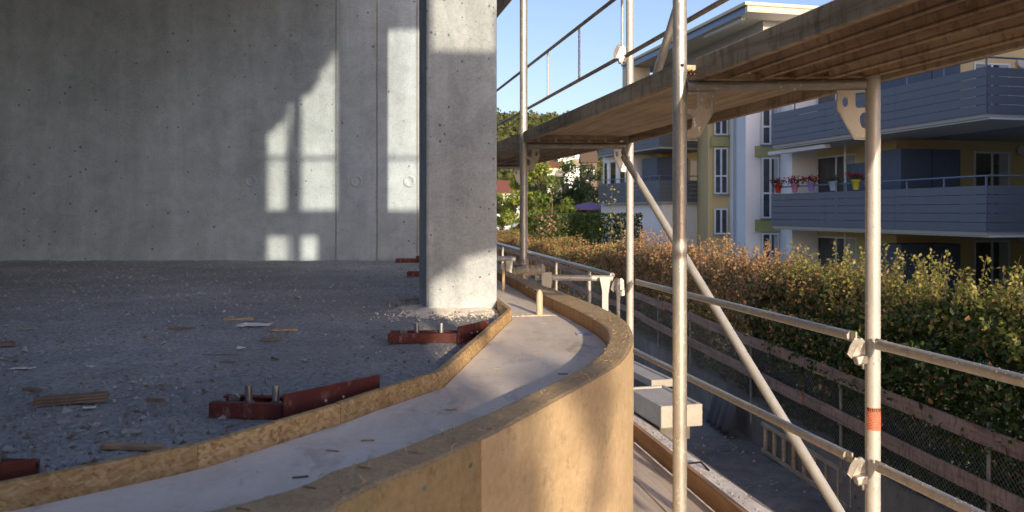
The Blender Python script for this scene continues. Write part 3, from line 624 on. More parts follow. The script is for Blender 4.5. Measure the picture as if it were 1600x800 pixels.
# decks
def long_deck(P, Q, ax, w, label, kind):
    """P,Q left ends (near, far) in plan; ax = across to the right"""
    t = thing('scaffold_deck', label, 'scaffold deck', (P.x, P.y, DK), 'scaffold decks at head height')
    P = P.copy(); Q = Q.copy(); P.z = Q.z = 0; d = (Q - P).normalized(); ax = (ax - d * ax.dot(d)).normalized(); L = (Q - P).length
    for off in (0.012, w - .012):
        MB().beam(P + ax * off + Vector((0, 0, (DK + DT) / 2)), Q + ax * off + Vector((0, 0, (DK + DT) / 2)), .024, DT - DK).build('side_beam', M['deckedge'], t, .003)
    if kind == 'ply':
        n = 44
        s = MB().beam(P + ax * w / 2 + Vector((0, 0, DT - .012)), Q + ax * w / 2 + Vector((0, 0, DT - .012)), w - .05, .016); s.build('deck_board', M['deckwood'], t)
        s = MB()
        for k in range(n):
            o_ = .03 + (w - .06) * (k + .5) / n; s.beam(P + ax * o_ + Vector((0, 0, DT - .0225)), Q + ax * o_ + Vector((0, 0, DT - .0225)), (w - .06) / n - .006, .006)
        s.build('ribbing', M['deckwood'], t, kind='stuff')
        for f in (.02, .98):
            MB().beam(P + d * L * f + ax * .024 + Vector((0, 0, DT - .038)), P + d * L * f + ax * (w - .024) + Vector((0, 0, DT - .038)), .03, .022).build('cross_bar', M['deckrib'], t)
    else:
        MB().beam(P + ax * w / 2 + Vector((0, 0, DT - .006)), Q + ax * w / 2 + Vector((0, 0, DT - .006)), w - .05, .008).build('deck_board', M['deckrib'], t)
        n = 6
        for k in range(1, n):
            o_ = w * k / n; s = MB(); c = Vector((0, 0, DK + .033))
            s.beam(P + ax * o_ + c, Q + ax * o_ + c, .012, .054)
            s.add([p_ + ax * (o_ + da) + Vector((0, 0, DK + dz)) for p_ in (P, Q) for da, dz in ((-.005, .004), (-.024, .058), (-.019, .058), (.0, .0))], [(0, 4, 5, 1), (3, 2, 6, 7), (0, 1, 2, 3), (4, 7, 6, 5), (0, 3, 7, 4)])
            s.tube([P + ax * (o_ - .002) + Vector((0, 0, DK + .003)), Q + ax * (o_ - .002) + Vector((0, 0, DK + .003))], .006, 8)
            s.build('rib', M['deckrib'], t)
        for f in (.012, .988):
            MB().beam(P + d * L * f + ax * .024 + Vector((0, 0, DK + .006)), P + d * L * f + ax * (w - .024) + Vector((0, 0, DK + .006)), .04, .02).build('end_plate', M['deckrib'], t)
    return t
dAB = (AL - BL).normalized()
long_deck(BL + Vector((-.005, .045, 0)), AL + Vector((-.0, -.02, 0)), axB, .70, 'timber scaffold deck between the two posts left of centre, ribbed plywood underside', 'ply')
nd = Vector((.222, -1, 0)).normalized()
long_deck(BL + Vector((.045, -.035, 0)) + nd * 2.6, BL + Vector((.045, -.035, 0)), axB, .66, 'dark ribbed scaffold deck overhead at top right', 'rib')
long_deck(AL + Vector((-.01, .04, 0)), FLp, axA, .70, 'farthest ribbed scaffold deck, seen just right of the column', 'rib')
o = bb(0, 0, 0, 0, 0, 0)
c = Vector(at(1172, 57, 2.45)); s = MB(); s.beam((c.x, c.y, DT + .006), (c.x - .022, c.y + .02, DT + .012), .012, .01); o = s.build('wood_chip', M['palewood']); tag(o, 'small orange wood chip lying on the overhead deck edge', 'wood')
# near-top left beam beyond the column top
a_, b_ = Vector(at(770, 22, 5.6)), Vector(at(812, -30, 5.0)); s = MB(); s.beam(a_, b_ + (b_ - a_) * 1.5, .03, .09); o = s.build('timber_beam', M['deckedge']); tag(o, 'brown timber beam end at the top of the column', 'beam')

# guard rails
def rail(p, q, r, mat, label, grp='galvanised guard rails', name='guard_rail', flat=True):
    p = Vector(p); q = Vector(q); d = (q - p).normalized(); t = thing(name, label, 'rail', p[:], grp)
    MB().tube([p + d * .03, q - d * .03], r, 18).build('tube', mat, t)
    if r > .015: splashes(t, p, q, r, 260)
    if flat:
        for e, s_ in ((p, 1), (q, -1)):
            MB().beam(e - d * s_ * .0, e + d * s_ * .055, .008, r * 2.2).build('flattened_end', mat, t, .002)
    return t
rr0 = .0168
rail(at(993, 440, 5.1), at(1338, 527, 2.70), rr0, M['galv'], 'upper lower-level guard rail between the two scaffold frames, crossing the hedge')
rail(at(975, 540, 5.12), at(1332, 716, 2.70), rr0, M['galv'], 'lower guard rail between the two scaffold frames, above the toe board')
for y0, lab in ((537, 'upper near guard rail running out of the picture to the right'), (727, 'lower near guard rail running down out of the picture')):
    p = Vector(at(1368, y0, 2.64)); rail(p, p + Vector((.2, -1.0, .0)) * 1.3, rr0, M['galv'], lab)
# clamp housings
def clamp(c, s, label, mat=None):
    c = Vector(c); t = thing('wedge_clamp', label, 'clamp', c[:], 'wedge clamps on the scaffold posts'); mat = mat or M['galv']
    MB().plate([(-.03 * s, .03 * s), (.005 * s, .04 * s), (.02 * s, .03 * s), (.02 * s, -.035 * s), (-.02 * s, -.055 * s), (-.045 * s, -.02 * s)], c + Vector((0, .012, 0)), (1, .2, 0), (0, 0, 1), .007).build('wedge_plate', mat, t, .002)
    m_ = MB(); m_.add([Vector(v) * s + c for v in ((-.03, -.024, -.03), (.02, -.02, -.022), (.022, -.02, -.058), (-.022, -.024, -.066), (-.03, .02, -.03), (.02, .02, -.022), (.022, .02, -.058), (-.022, .02, -.066))],
        [(0, 3, 2, 1), (4, 5, 6, 7), (0, 1, 5, 4), (1, 2, 6, 5), (2, 3, 7, 6), (3, 0, 4, 7)]); m_.build('housing', mat, t, .004, 2)
    s_ = MB().plate([(-.05 * s, .015 * s), (-.03 * s, .045 * s), (-.012 * s, .04 * s), (-.03 * s, -.0 * s), (-.045 * s, -.035 * s), (-.06 * s, -.02 * s)], c + Vector((0, -.014, 0)), (1, -.35, 0), (0, 0, 1), .006); s_.build('wedge', mat, t, .002)
    MB().tube([c + Vector((-.01 * s, -.03, -.075 * s)), c + Vector((-.01 * s, -.03, -.055 * s))], .005 * s, 10).build('pin', mat, t)
    return t
clamp(at(1346, 545, 2.66), .82, 'wedge clamp at the upper rail of the right near post'); clamp(at(1346, 732, 2.66), .82, 'wedge clamp at the lower rail of the right near post')
clamp(at(970, 446, 5.1), 1.1, 'wedge clamp on the slim far post at rail height'); clamp(at(973, 82, 5.1), 1.1, 'wedge clamp high on the slim far post against the sky')
# upper level guard rails (double guard frame of the far bay)
dO = Vector((-.216, 1, 0))
p = Vector(at(972, 88, 5.12)); q = p + dO * 4.2; pu = Vector((p.x, p.y, H(1.41))); qu = Vector((q.x, q.y, H(1.41)))
t = thing('double_guardrail', 'double guard frame above the far deck with slim uprights against the sky', 'guard frame', p[:])
MB().tube([p, q], .0135, 12).build('lower_bar', M['deckedge'], t); MB().tube([pu, qu], .0135, 12).build('upper_bar', M['deckedge'], t)
for px in (975, 905, 856):
    r = (px - 800) / F; f = (p.x - r * p.y) / (r + .216); c = p + dO * max(f, .0)
    MB().tube([(c.x, c.y, p.z), (c.x, c.y, H(1.41))], .0085, 8).build('upright', M['galv_b'] if px < 980 else M['galv_d'], t)  # paler metal puts the sunlit tone into the uprights
q = Vector(at(1363, -105, 2.7)); q.z = p.z + .0; rail(p + Vector((.02, 0, 0)), Vector((BR.x, BR.y + .03, p.z)), .0135, M['deckedge'], 'upper-level rail crossing the sky behind the near left post', flat=False)
for nm, hh in (('a', H(1.41)),):
    rail(Vector((p.x + .02, p.y, hh)), Vector((BR.x, BR.y + .03, hh)), .0135, M['deckedge'], 'topmost rail leaving the picture above the slim far post', flat=False)
s = MB().tube([at(1026, 116, 4.2), at(1054, 25, 3.9), at(1068, -20, 3.8)], .022, 14); o = s.build('diagonal_tube', M['galv']); tag(o, 'short leaning tube on the upper deck behind the near left post', 'tube')
# diagonal brace
s0 = Vector((.70, 5.05, H(.37))); s1 = Vector((1.36, 2.8, H(-1.4)))
t = thing('diagonal_brace', 'long diagonal brace tube falling from the far gusset to lower right', 'brace', s0[:])
MB().tube([s0 + (s1 - s0) * .01, s1], .0215, 22).build('tube', M['galv_b'], t)
splashes(t, s0, s1, .0215, 700)
MB().beam(s0 - Vector((.0, 0, -.03)), s0 + (s1 - s0) * .03, .012, .045).build('hook_end', M['galv_d'], t, .003); c = Vector(at(979, 247, 5.02)); MB().tube([c, c + Vector((.01, -.03, 0))], .011, 10).build('bolt', M['galv_b'], t)
# lower guard frame seen over the curved rim
p = Vector(at(957, 430, 5.14)); dO2 = Vector((-.155, 1, 0)); q = Vector(at(775, 380, 9.4)); t = thing('double_guardrail', 'double guard frame running behind the curved rim toward the column', 'guard frame', p[:])
MB().tube([p, q, q + (q - p) * .4], .0168, 12).build('upper_bar', M['galv'], t)
for f in (.12, .34, .62, .9):
    c = p.lerp(q, f); MB().tube([c, c - Vector((0, 0, .47))], .013, 10).build('upright', M['galv_b'], t)
MB().tube([p - Vector((0, 0, .47)), q - Vector((0, 0, .47))], .0135, 10).build('lower_bar', M['galv'], t)
t = thing('end_guard', 'pale horizontal guard tube with hanging lugs between the second frame posts', 'rail', at(827, 433, 5.05))
MB().tube([at(836, 433, 5.05), at(957, 435, 5.1)], .019, 14).build('tube', M['galv_b'], t)
MB().plate([(-.03, .02), (.03, .02), (.035, -.05), (.02, -.10), (-.02, -.10), (-.03, -.05)], at(854, 431, 5.0), (1, 0, 0), (0, 0, 1), .02).build('lug', M['galv_b'], t, .003)
MB().plate([(-.035, .01), (.03, .01), (.018, -.10), (.014, -.20), (-.022, -.20), (-.022, -.08)], at(946, 436, 5.04), (1, 0, 0), (0, 0, 1), .02).build('lug', M['galv_b'], t, .003)
MB().tube([at(966, 445, 5.06), at(966, 500, 5.06)], .012, 10).build('stub', M['galv_b'], t)
t = thing('end_guard', 'white guard tube peeping out between column and far post', 'rail', at(775, 405, 7.0)); MB().tube([at(760, 403, 7.2), at(806, 405, 7.2)], .023, 12).build('tube', M['galv_b'], t); MB().plate([(-.035, .0), (.03, .0), (.018, -.18), (-.022, -.18)], at(796, 407, 7.15), (1, 0, 0), (0, 0, 1), .02).build('lug', M['galv_b'], t)
# cement-crusted couplers at the post foot
t = thing('crusted_coupler', 'cement-crusted tube coupler at the foot of the far left post', 'coupler', at(825, 423, 4.95))
for a_, b_, r in (((803, 424), (825, 420), .026), ((822, 425), (849, 419), .03)):
    s = MB(); P_ = Vector(at(*a_, 4.95)); Q_ = Vector(at(*b_, 4.9)); n = 8; s.tube([P_.lerp(Q_, k / n) for k in range(n + 1)], [r * (1 + .12 * math.sin(k * 2.3)) for k in range(n + 1)], 14); s.build('crusted_tube', M['conc_pale'], t, .003)
s = MB()
for k in range(8): c = Vector(at(818 + k * 4, 418 + 3 * math.sin(k * 2), 4.93)); s.box(c.x - .008, c.x + .008, c.y - .02, c.y + .01, c.z - .012 - .01 * (k % 2), c.z + .012)
s.build('clip', M['deckrib'], t, .002); MB().tube([(AL.x, AL.y, H(-.37)), (AL.x, AL.y, H(-.3))], .034, 16).build('collar', M['galv_d'], t)

# lower scaffold deck with planks + toe board
dl = (AR - BR).normalized(); axl = Vector((dl.y, -dl.x, 0))
t = thing('scaffold_deck', 'sunlit lower scaffold deck of dusty planks at the foot of the curved formwork', 'scaffold deck', (AL.x, AL.y, LD))
P0 = BR - dl * 2.6; P1 = AR + dl * 2.0
for k in range(3):
    o_ = .012 - .235 * k - .1175; a = P0 + axl * o_; c = P1 + axl * o_; mid = a.lerp(c, .36)
    for u, v in ((a, mid), (mid + dl * .006, c)):
        MB().beam(Vector((u.x, u.y, LD - .02)), Vector((v.x, v.y, LD - .02 - .002 * k)), .229, .04).build('plank', M['plank'], t, .003)
a = BR - dl * 2.5 + axl * .03; c = AR + dl * 2.2 + axl * .03
o = MB().beam(Vector((a.x, a.y, LD + .055)), Vector((c.x, c.y, LD + .055)), .03, .11).build('toe_board', M['toe'], None, .002); tag(o, 'brown timber toe board along the outer edge of the lower deck', 'board')

# ================================================================== ledge, trench, retaining wall, fence
LG = H(-2.4); GT = H(-3.5); GG = H(-2.95)
e0 = Vector(gd(985, 641, LG)); e1 = Vector(gd(1215, 803, LG)); de = (e1 - e0).normalized(); ne = Vector((-de.y, de.x, 0)); ne = ne if ne.x < 0 else -ne
a = e0 - de * 12; c = e1 + de * 8
MB().prism([(p_.x, p_.y) for p_ in (a, c, c + ne * 1.4, a + ne * 1.4)][::-1], GT - .1, LG).build('ledge', M['conc_dirty'], kind='structure')
# gravel coat on the ledge
vs = []; nu, nv = 120, 14
for i in range(nu + 1):
    for j in range(nv + 1):
        p_ = e0.lerp(e1, -.6 + 2.2 * i / nu) + ne * (.03 + .9 * j / nv) + Vector((0, 0, .004)); edge = .03 * noise.noise(p_ * 4)
        p_ = p_ + ne * (edge if j == 0 else 0); vs.append((p_.x, p_.y, LG + .006 + .02 * max(0, noise.fractal(p_ * 6, 1, 2, 4)) * (j > 0)))
MB().add(vs, [(i * (nv + 1) + j, (i + 1) * (nv + 1) + j, (i + 1) * (nv + 1) + j + 1, i * (nv + 1) + j + 1) for i in range(nu) for j in range(nv)], True).build('sandy_ledge_top', M['sand'], kind='structure')
def lf():
    q = e0.lerp(e1, random.uniform(-.4, 1.3)) + ne * (.04 + .7 * random.random()); return q.x, q.y, LG + .012
crumbs('ledge_rubble', 2600, lf, 'gravel', .003, .017)
s = MB().tube([gd(1075, 724, LG + .03), gd(1095, 722, LG + .05), gd(1108, 735, LG + .02)], .01, 8); o = s.build('bent_strap', M['dark']); tag(o, 'dark bent strap lying on the sandy ledge', 'strap')
# ground sheets
FX = lambda Y: 4.82 - .1 * Y
fpath = [Vector((FX(y), y)) for y in (3.0, 5.0, 7.0, 9.0, 11.0, 13.0, 15.0, 17.0, 19.0)] + [Vector(v) for v in ((2.45, 23.5), (1.5, 29.5), (.2, 38), (-1.6, 47), (-5, 58))]
FP = spline([Vector((p_.x, p_.y, 0)) for p_ in fpath], 8)
MB().add([(-40, -20, GT - .12), (12, -20, GT - .12), (12, 62, GT - .12), (-40, 62, GT - .12)], [(0, 1, 2, 3)]).build('trench_ground', M['trench'], kind='structure')
def tf():
    y = random.uniform(7.5, 20); return random.uniform(2.0, FX(y) - .1), y, GT
vs = []; nu, nv = 60, 90
for j in range(nv + 1):
    for i in range(nu + 1):
        y = 5 + 22 * j / nv; x = .5 + 4.5 * i / nu; vs.append((x, y, GT + .05 * noise.fractal(Vector((x * 1.5, y * 1.5, 0)), 1, 2, 5)))
MB().add(vs, [(j * (nu + 1) + i, j * (nu + 1) + i + 1, (j + 1) * (nu + 1) + i + 1, (j + 1) * (nu + 1) + i) for j in range(nv) for i in range(nu)], True).build('trench_floor', M['trench'], kind='structure')
crumbs('trench_rubble', 1100, tf, 'gravel', .008, .035)
gpoly = [(p_.x + .22, p_.y) for p_ in FP]
gx = MB(); gx.add([(x, y, GG) for x, y in gpoly] + [(3000, y if i else -300, GG) for i, (x, y) in enumerate(gpoly)], [(i, len(gpoly) + i, len(gpoly) + i + 1, i + 1) for i in range(len(gpoly) - 1)])
gx.add([(gpoly[0][0], gpoly[0][1], GG), (gpoly[0][0] + 3, -300, GG), (3000, -300, GG)], [(0, 1, 2)]); gx.add([(-3000, 58.01, GG - .004), (3000, 58.01, GG - .004), (3000, 4000, GG - .004), (-3000, 4000, GG - .004)], [(0, 1, 2, 3)])
gx.build('ground', M['grass'], kind='structure')
# retaining wall in cast sections
t = thing('retaining_wall', 'low dirty concrete retaining wall under the timber guard fence', 'wall', (FX(10), 10, GT))
acc = 0; start = 0; WT = H(-2.85)
marks = [0]
for i in range(1, len(FP)):
    acc += (FP[i] - FP[i - 1]).length
    if acc > 2.4: marks.append(i); acc = 0
marks.append(len(FP) - 1)
for a, c in zip(marks, marks[1:]):
    if c > a: strip([FP[k].xy + Vector((.06, 0)) for k in range(a, c + 1)], GT - .3, WT + random.uniform(-.012, .012), -.2).build('section', M['conc_dirty'], t, .008)
# fence
t = thing('guard_fence', 'site guard fence of two pink boards on steel posts with wire mesh', 'fence', (FX(9), 9, WT))
def path_at_px(px):
    best = min(range(len(FP) * 10), key=lambda k: abs(FP[min(k // 10, len(FP) - 2)].lerp(FP[min(k // 10, len(FP) - 2) + 1], (k % 10) / 10).x / max(.1, FP[min(k // 10, len(FP) - 2)].lerp(FP[min(k // 10, len(FP) - 2) + 1], (k % 10) / 10).y) - (px - 800) / F)); i = min(best // 10, len(FP) - 2); return FP[i].lerp(FP[i + 1], (best % 10) / 10)
for px in (1553, 1320, 1178, 1083, 1032, 990, 955, 925, 900, 878, 860, 840, 820, 800, 780):
    p_ = path_at_px(px); q = p_ - Vector((.05, 0, 0))
    MB().tube([(q.x, q.y, WT - .3), (q.x, q.y, H(-1.8))], .019, 10).build('post', M['galv_d'], t); MB().tube([(q.x, q.y, H(-1.96)), (q.x, q.y, H(-1.88))], .028, 8).build('sleeve', M['galv'], t)
    for zz in (-2.0, -2.45): bb(q.x - .028, q.x + .03, q.y - .02, q.y + .02, H(zz - .035), H(zz - .015)).build('board_hook', M['galv_d'], t)
for zi, zc in enumerate((-1.9, -2.36)):
    i = 0; k = 0
    cuts_ = [0, 9, 22, 33, 44, 53, 62, 70, 78, 86, 95, len(FP) - 1] if zi == 0 else [0, 5, 17, 29, 40, 50, 60, 68, 76, 84, 93, len(FP) - 1]
    for a, c in zip(cuts_, cuts_[1:]):
        A_ = FP[a]; C_ = FP[c]; sag = random.uniform(-.025, .025); lap = (C_ - A_).normalized() * .12
        MB().beam(Vector((A_.x - .09 - .028 * (k % 2), A_.y, H(zc + sag))) - lap, Vector((C_.x - .09 - .028 * (k % 2), C_.y, H(zc + random.uniform(-.02, .02)))) + lap, .026, .15).build('board', M['pink'], t, .003); k += 1
w = MB(); s_acc = [0]
for i in range(1, len(FP)): s_acc.append(s_acc[-1] + (FP[i] - FP[i - 1]).length)
def along(s_):
    i = max(1, min(len(FP) - 1, int(np.searchsorted(s_acc, s_)))); f = (s_ - s_acc[i - 1]) / (s_acc[i] - s_acc[i - 1]); return FP[i - 1].lerp(FP[i], f)
s_ = 0.
hm = .95
while s_ < 24:
    for sg in (1, -1):
        a = along(s_); c = along(max(0.01, s_ + sg * hm)); w.tube([(a.x - .02, a.y, WT), (c.x - .02, c.y, WT + hm)], 0.0024, 3, False)
    s_ += .055
w.build('wire_mesh', M['wire'], t, kind='stuff')
# ladder lying on edge by the wall
l0 = Vector(gd(1190, 706, GT)); l1 = Vector(gd(1335, 803, GT)); dl_ = (l1 - l0).normalized(); l1 = l0 + dl_ * 4.2
t = thing('ladder', 'wooden ladder lying on its edge against the retaining wall in the trench', 'ladder', l0[:])
for z in (.035, .42): MB().beam(l0 + Vector((.0, 0, z)), l1 + Vector((0, 0, z)), .03, .06).build('side_rail', M['deckwood'], t, .004)
for k in range(15):
    c = l0 + dl_ * (.12 + .28 * k); MB().beam(c + Vector((0, 0, .06)), c + Vector((0, 0, .395)), .05, .03, up=dl_).build('rung', M['deckwood'], t, .004)
# tarpaulin hanging on wall, blocks
t0 = path_at_px(1150); s = MB(); vs = []; n = 14
for j in range(8):
    for i in range(n):
        f = i / (n - 1); z = WT - .05 - .55 * j / 7; y = t0.y + .5 - 1.0 * f * (1 - .2 * j / 7); vs.append((FX(y) - .16 - .05 * math.sin(i * 1.9) * (.3 + j / 7) - .1 * j / 7, y, z))
o = s.add(vs, [(j * n + i, j * n + i + 1, (j + 1) * n + i + 1, (j + 1) * n + i) for j in range(7) for i in range(n - 1)], True).build('tarpaulin', M['tarp']); m_ = o.modifiers.new('s', 'SOLIDIFY'); m_.thickness = .006; tag(o, 'dark folded tarpaulin hanging at the retaining wall', 'tarpaulin')
def block(px, py, Y, w, d, h, a, label, base=None, lid=True):
    h = h * .85
    c = Vector(at(px, py, Y)); t = thing('concrete_block', label, 'block', c[:], 'concrete blocks beside the lower ledge'); Mt = Matrix.Translation(c) @ Matrix.Rotation(a, 4, 'Z')
    s = MB(); s.box(0, w, 0, .05, 0, h, Mt); s.box(0, .05, .05, d, 0, h, Mt); s.box(w - .05, w, .05, d, 0, h, Mt); s.box(.05, w - .05, d - .05, d, 0, h, Mt); s.box(.05, w - .05, .05, d - .05, 0, h - .02, Mt); s.build('body', M['conc_pale'], t, .012, 2)
    if base: MB().box(.08, w - .05, .2, d, -base, -.002, Mt).build('foot', M['trench'], t, .01)
block(1033, 670, 8.75, .50, 1.0, .29, math.radians(14), 'pale hollow concrete block behind the near left post', .2)
block(1018, 606, 10.6, .33, 1.6, .12, math.radians(14), 'flat concrete slab lying behind the pale block', 1.0)

# ================================================================== HEDGES
def hedge(s0_, s1_, n, label, colf, topf, leaf, thick=1.1, name='hedge', z0=GG):
    a = along((s0_ + s1_) / 2); t = thing(name, label, 'hedge', (a.x + .7, a.y, z0))
    P = np.zeros((n, 3)); C = np.zeros((n, 3)); S = np.zeros(n)
    for i in range(n):
        s_ = random.uniform(s0_, s1_); q = along(s_); top = topf(s_, q)
        r = random.random()
        if r < .5: d = .12 + abs(random.gauss(0, .10)); z = z0 + .1 + (top - z0 - .1) * random.random()
        elif r < .88: d = .12 + thick * random.random(); z = top + .05 - abs(random.gauss(0, .08)) 
        else: d = .12 + thick * random.random(); z = z0 + (top - z0) * random.random()
        bump = .14 * noise.noise(Vector((s_ * 1.5, z * 2.2, 3))) + .08 * noise.noise(Vector((s_ * 5, z * 6, 8)))
        d += bump; zt = z + .12 * noise.noise(Vector((s_ * 2.3, d * 3, 5)))
        if r >= .5 and r < .85 and random.random() < .3: zt += abs(random.gauss(0, .08))
        i2 = min(len(FP) - 2, max(0, int(np.searchsorted(s_acc, s_)) - 1)); tg = (FP[i2 + 1] - FP[i2]).normalized(); nr = Vector((tg.y, -tg.x, 0))
        if nr.x < 0: nr = -nr
        if d < thick: zt = min(zt, top - .42 + .42 * math.sqrt(max(0, d / thick)) + .10 * noise.noise(Vector((s_ * 3.1, d * 4, 1))) + (abs(random.gauss(0, .09)) if r > .5 else 0))
        if q.y < 12 and random.random() < .05 and noise.noise(Vector((s_ * 1.1, 4, 4))) > -.15:
            d = random.uniform(-.22, .1); zt = H(-1.35 - .75 * random.random() ** 1.5 - .2 * noise.noise(Vector((s_ * 2, 1, 1))))
        w_ = q + nr * d; P[i] = (w_.x, w_.y, zt); C[i] = colf(s_, (zt - z0) / (top - z0), d); S[i] = leaf(q.y) * random.uniform(.6, 1.3)
    leaves('foliage', P, S, C, t, .6, kind='stuff')
    return t
def stems(t, s0_, s1_, n, z1f, hmax, mat='bark'):
    b = MB()
    for k in range(n):
        q = along(random.uniform(s0_, s1_)); x = q.x + .3 + .7 * random.random(); z1 = z1f(0, q) + random.uniform(-.3, hmax)
        b.tube([(x, q.y, GG), (x + random.uniform(-.1, .1), q.y + random.uniform(-.1, .1), (GG + z1) / 2), (x + random.uniform(-.15, .15), q.y, z1)], [.012, .008, .003], 5, False)
    b.build('stems', M[mat], t, kind='stuff')
def hv(a, b_, t_): return tuple(a[i] + (b_[i] - a[i]) * t_ for i in range(3))
def c_green(s_, f, d):
    r = random.random(); c = hv((.03, .06, .016), (.095, .14, .03), r)
    if f > .86 and random.random() < .5: c = hv((.18, .22, .04), (.36, .31, .08), random.random())  # yellow new leaves at the top, sunlit tone put into their colour
    if random.random() < .07 + .75 * max(0, (s_ - 5.2) / 4.5) * max(0, f - .35) * 1.5: c = hv((.3, .15, .07), (.52, .29, .14), random.random())
    return c
def c_brown(s_, f, d):
    br = min(1, max(0, (s_ - 6.5) / 4.0)) * (.35 + .65 * min(1, max(0, (f - .35) / .35)))
    if random.random() < br * .85: return hv((.30, .17, .08), (.56, .36, .18), random.random())
    return hv((.07, .10, .025), (.2, .22, .06), random.random())
def c_far(s_, f, d):
    if random.random() < .55: return hv((.36, .18, .09), (.58, .34, .17), random.random())
    return hv((.12, .14, .03), (.3, .29, .08), random.random())
S12 = next(s for s, p_ in zip(s_acc, FP) if p_.y > 12.3)
t1 = hedge(0.8, S12, 62000, 'dense dark green hedge at right with sunlit yellowish top shoots', c_green, lambda s_, q: H(-1.0 + .05 * min(1, max(0, (9 - q.y) / 3)) + .08 * math.sin(s_ * 1.7)), lambda y: .074)
stems(t1, 2, S12, 160, lambda s_, q: H(-1.0), .3)
def sprigs(t, s0_, s1_, n, base, cols, ls=.05):
    b = MB(); P = []; C = []
    for k in range(n):
        q = along(random.uniform(s0_, s1_)); x = q.x + .35 + .8 * random.random(); h_ = .08 + .5 * random.random() ** 1.8; z = base + random.uniform(-.05, .05); lx, ly = random.uniform(-.12, .12), random.uniform(-.12, .12)
        b.tube([(x, q.y, z - .15), (x + lx * .4, q.y + ly * .4, z + h_ * .5), (x + lx, q.y + ly, z + h_)], [.004, .003, .0015], 4, False)
        for j in range(int(8 + h_ * 55)):
            f = random.random(); P.append((x + lx * f + random.gauss(0, .025), q.y + ly * f + random.gauss(0, .025), z + h_ * f)); C.append(hv(cols[0], cols[1], random.random()))
    b.build('twigs', M['bark'], t, kind='stuff'); leaves('sprig_leaves', np.array(P), np.full(len(P), ls) * rng.uniform(.6, 1.2, len(P)), np.array(C), t, .6, kind='stuff')
sprigs(t1, 1.5, S12, 330, H(-.98), ((.16, .2, .04), (.4, .33, .1)))
t2 = hedge(S12 - .3, 20., 42000, 'brownish autumn hedge behind the diagonal brace', c_brown, lambda s_, q: H(-.98 + .08 * math.sin(s_ * 1.3)), lambda y: .066 if y < 18 else .08)
stems(t2, S12, 20, 120, lambda s_, q: H(-1.1), .2)
t3 = hedge(19.8, 52., 26000, 'far rusty and green hedge curving away behind the far posts', c_far, lambda s_, q: H(-1.2 + .15 * math.sin(s_ * .9)), lambda y: .10, 1.6)
sprigs(t2, S12, 20, 240, H(-1.0), ((.34, .2, .09), (.58, .4, .2)), .055)
# tall shoots sticking up, each a thing
def shoot(px, ytop, ybot, Y, n, size, cols, label, lean=0., spread=.05, grp='long shoots rising above the hedge'):
    a = Vector(at(px, ybot, Y)); c = Vector(at(px + lean, ytop, Y)); t = thing('hedge_shoot', label, 'shoot', a[:], grp)
    MB().tube([a, a.lerp(c, .5) + Vector((spread * .3, 0, 0)), c], [.006, .004, .002], 5).build('stem', M['bark'], t)
    P = np.array([list(a.lerp(c, random.uniform(.1, 1.0)) + Vector((random.gauss(0, spread), random.gauss(0, spread), random.gauss(0, .02)))) for _ in range(n)])
    C = np.array([hv(cols[0], cols[1], random.random()) for _ in range(n)]); leaves('leaves', P, np.full(n, size) * rng.uniform(.6, 1.3, n), C, t, .6, kind='stuff')
YG = ((.2, .22, .04), (.46, .36, .1)); PK = ((.35, .17, .1), (.5, .3, .18))
for px, yt, yb, Y, lab in ((1590, 432, 500, 7.2, 'reddish leafy shoot at the right picture edge'), (1520, 446, 500, 7.8, 'leafy shoot second from the right edge'), (1462, 438, 500, 8.2, 'yellowish shoot in the gap right of the near right post'),
        (1420, 452, 510, 8.6, 'short shoot between the right post and the gap'), (1395, 430, 500, 8.8, 'shoot just right of the near right post'), (1300, 425, 490, 10., 'shoot just left of the near right post'),
        (1262, 405, 480, 10.6, 'tallest yellowish shoot left of the right post'), (1330, 408, 480, 9.6, 'yellow shoot touching the left side of the right post'), (1235, 420, 470, 11., 'shoot in front of the ground-floor window')):
    shoot(px, yt, yb, Y, 46, .05, YG, lab, random.uniform(-12, 12), .06)
for px, yt, yb, Y, lab in ((952, 288, 400, 14.5, 'tall thin sapling with yellow leaves in front of the left balcony'), (966, 330, 400, 15., 'low yellow-leaved sapling beside the far slim post'), (1095, 372, 410, 14.8, 'pink dry shoots right of the near left post'), (1150, 395, 430, 13.5, 'dry shoot below the downpipe'),
        (1005, 352, 395, 17., 'dry shoot at the window of the left block'), (858, 335, 370, 28., 'dry pale shoot above the far hedge'), (1040, 365, 400, 15.5, 'dry shoot left of the near left post')):
    shoot(px, yt, yb, Y, 60 if Y < 20 else 120, .055 if Y < 20 else .1, YG if px in (952, 966) else PK, lab, 4, .1 if Y < 20 else .25)

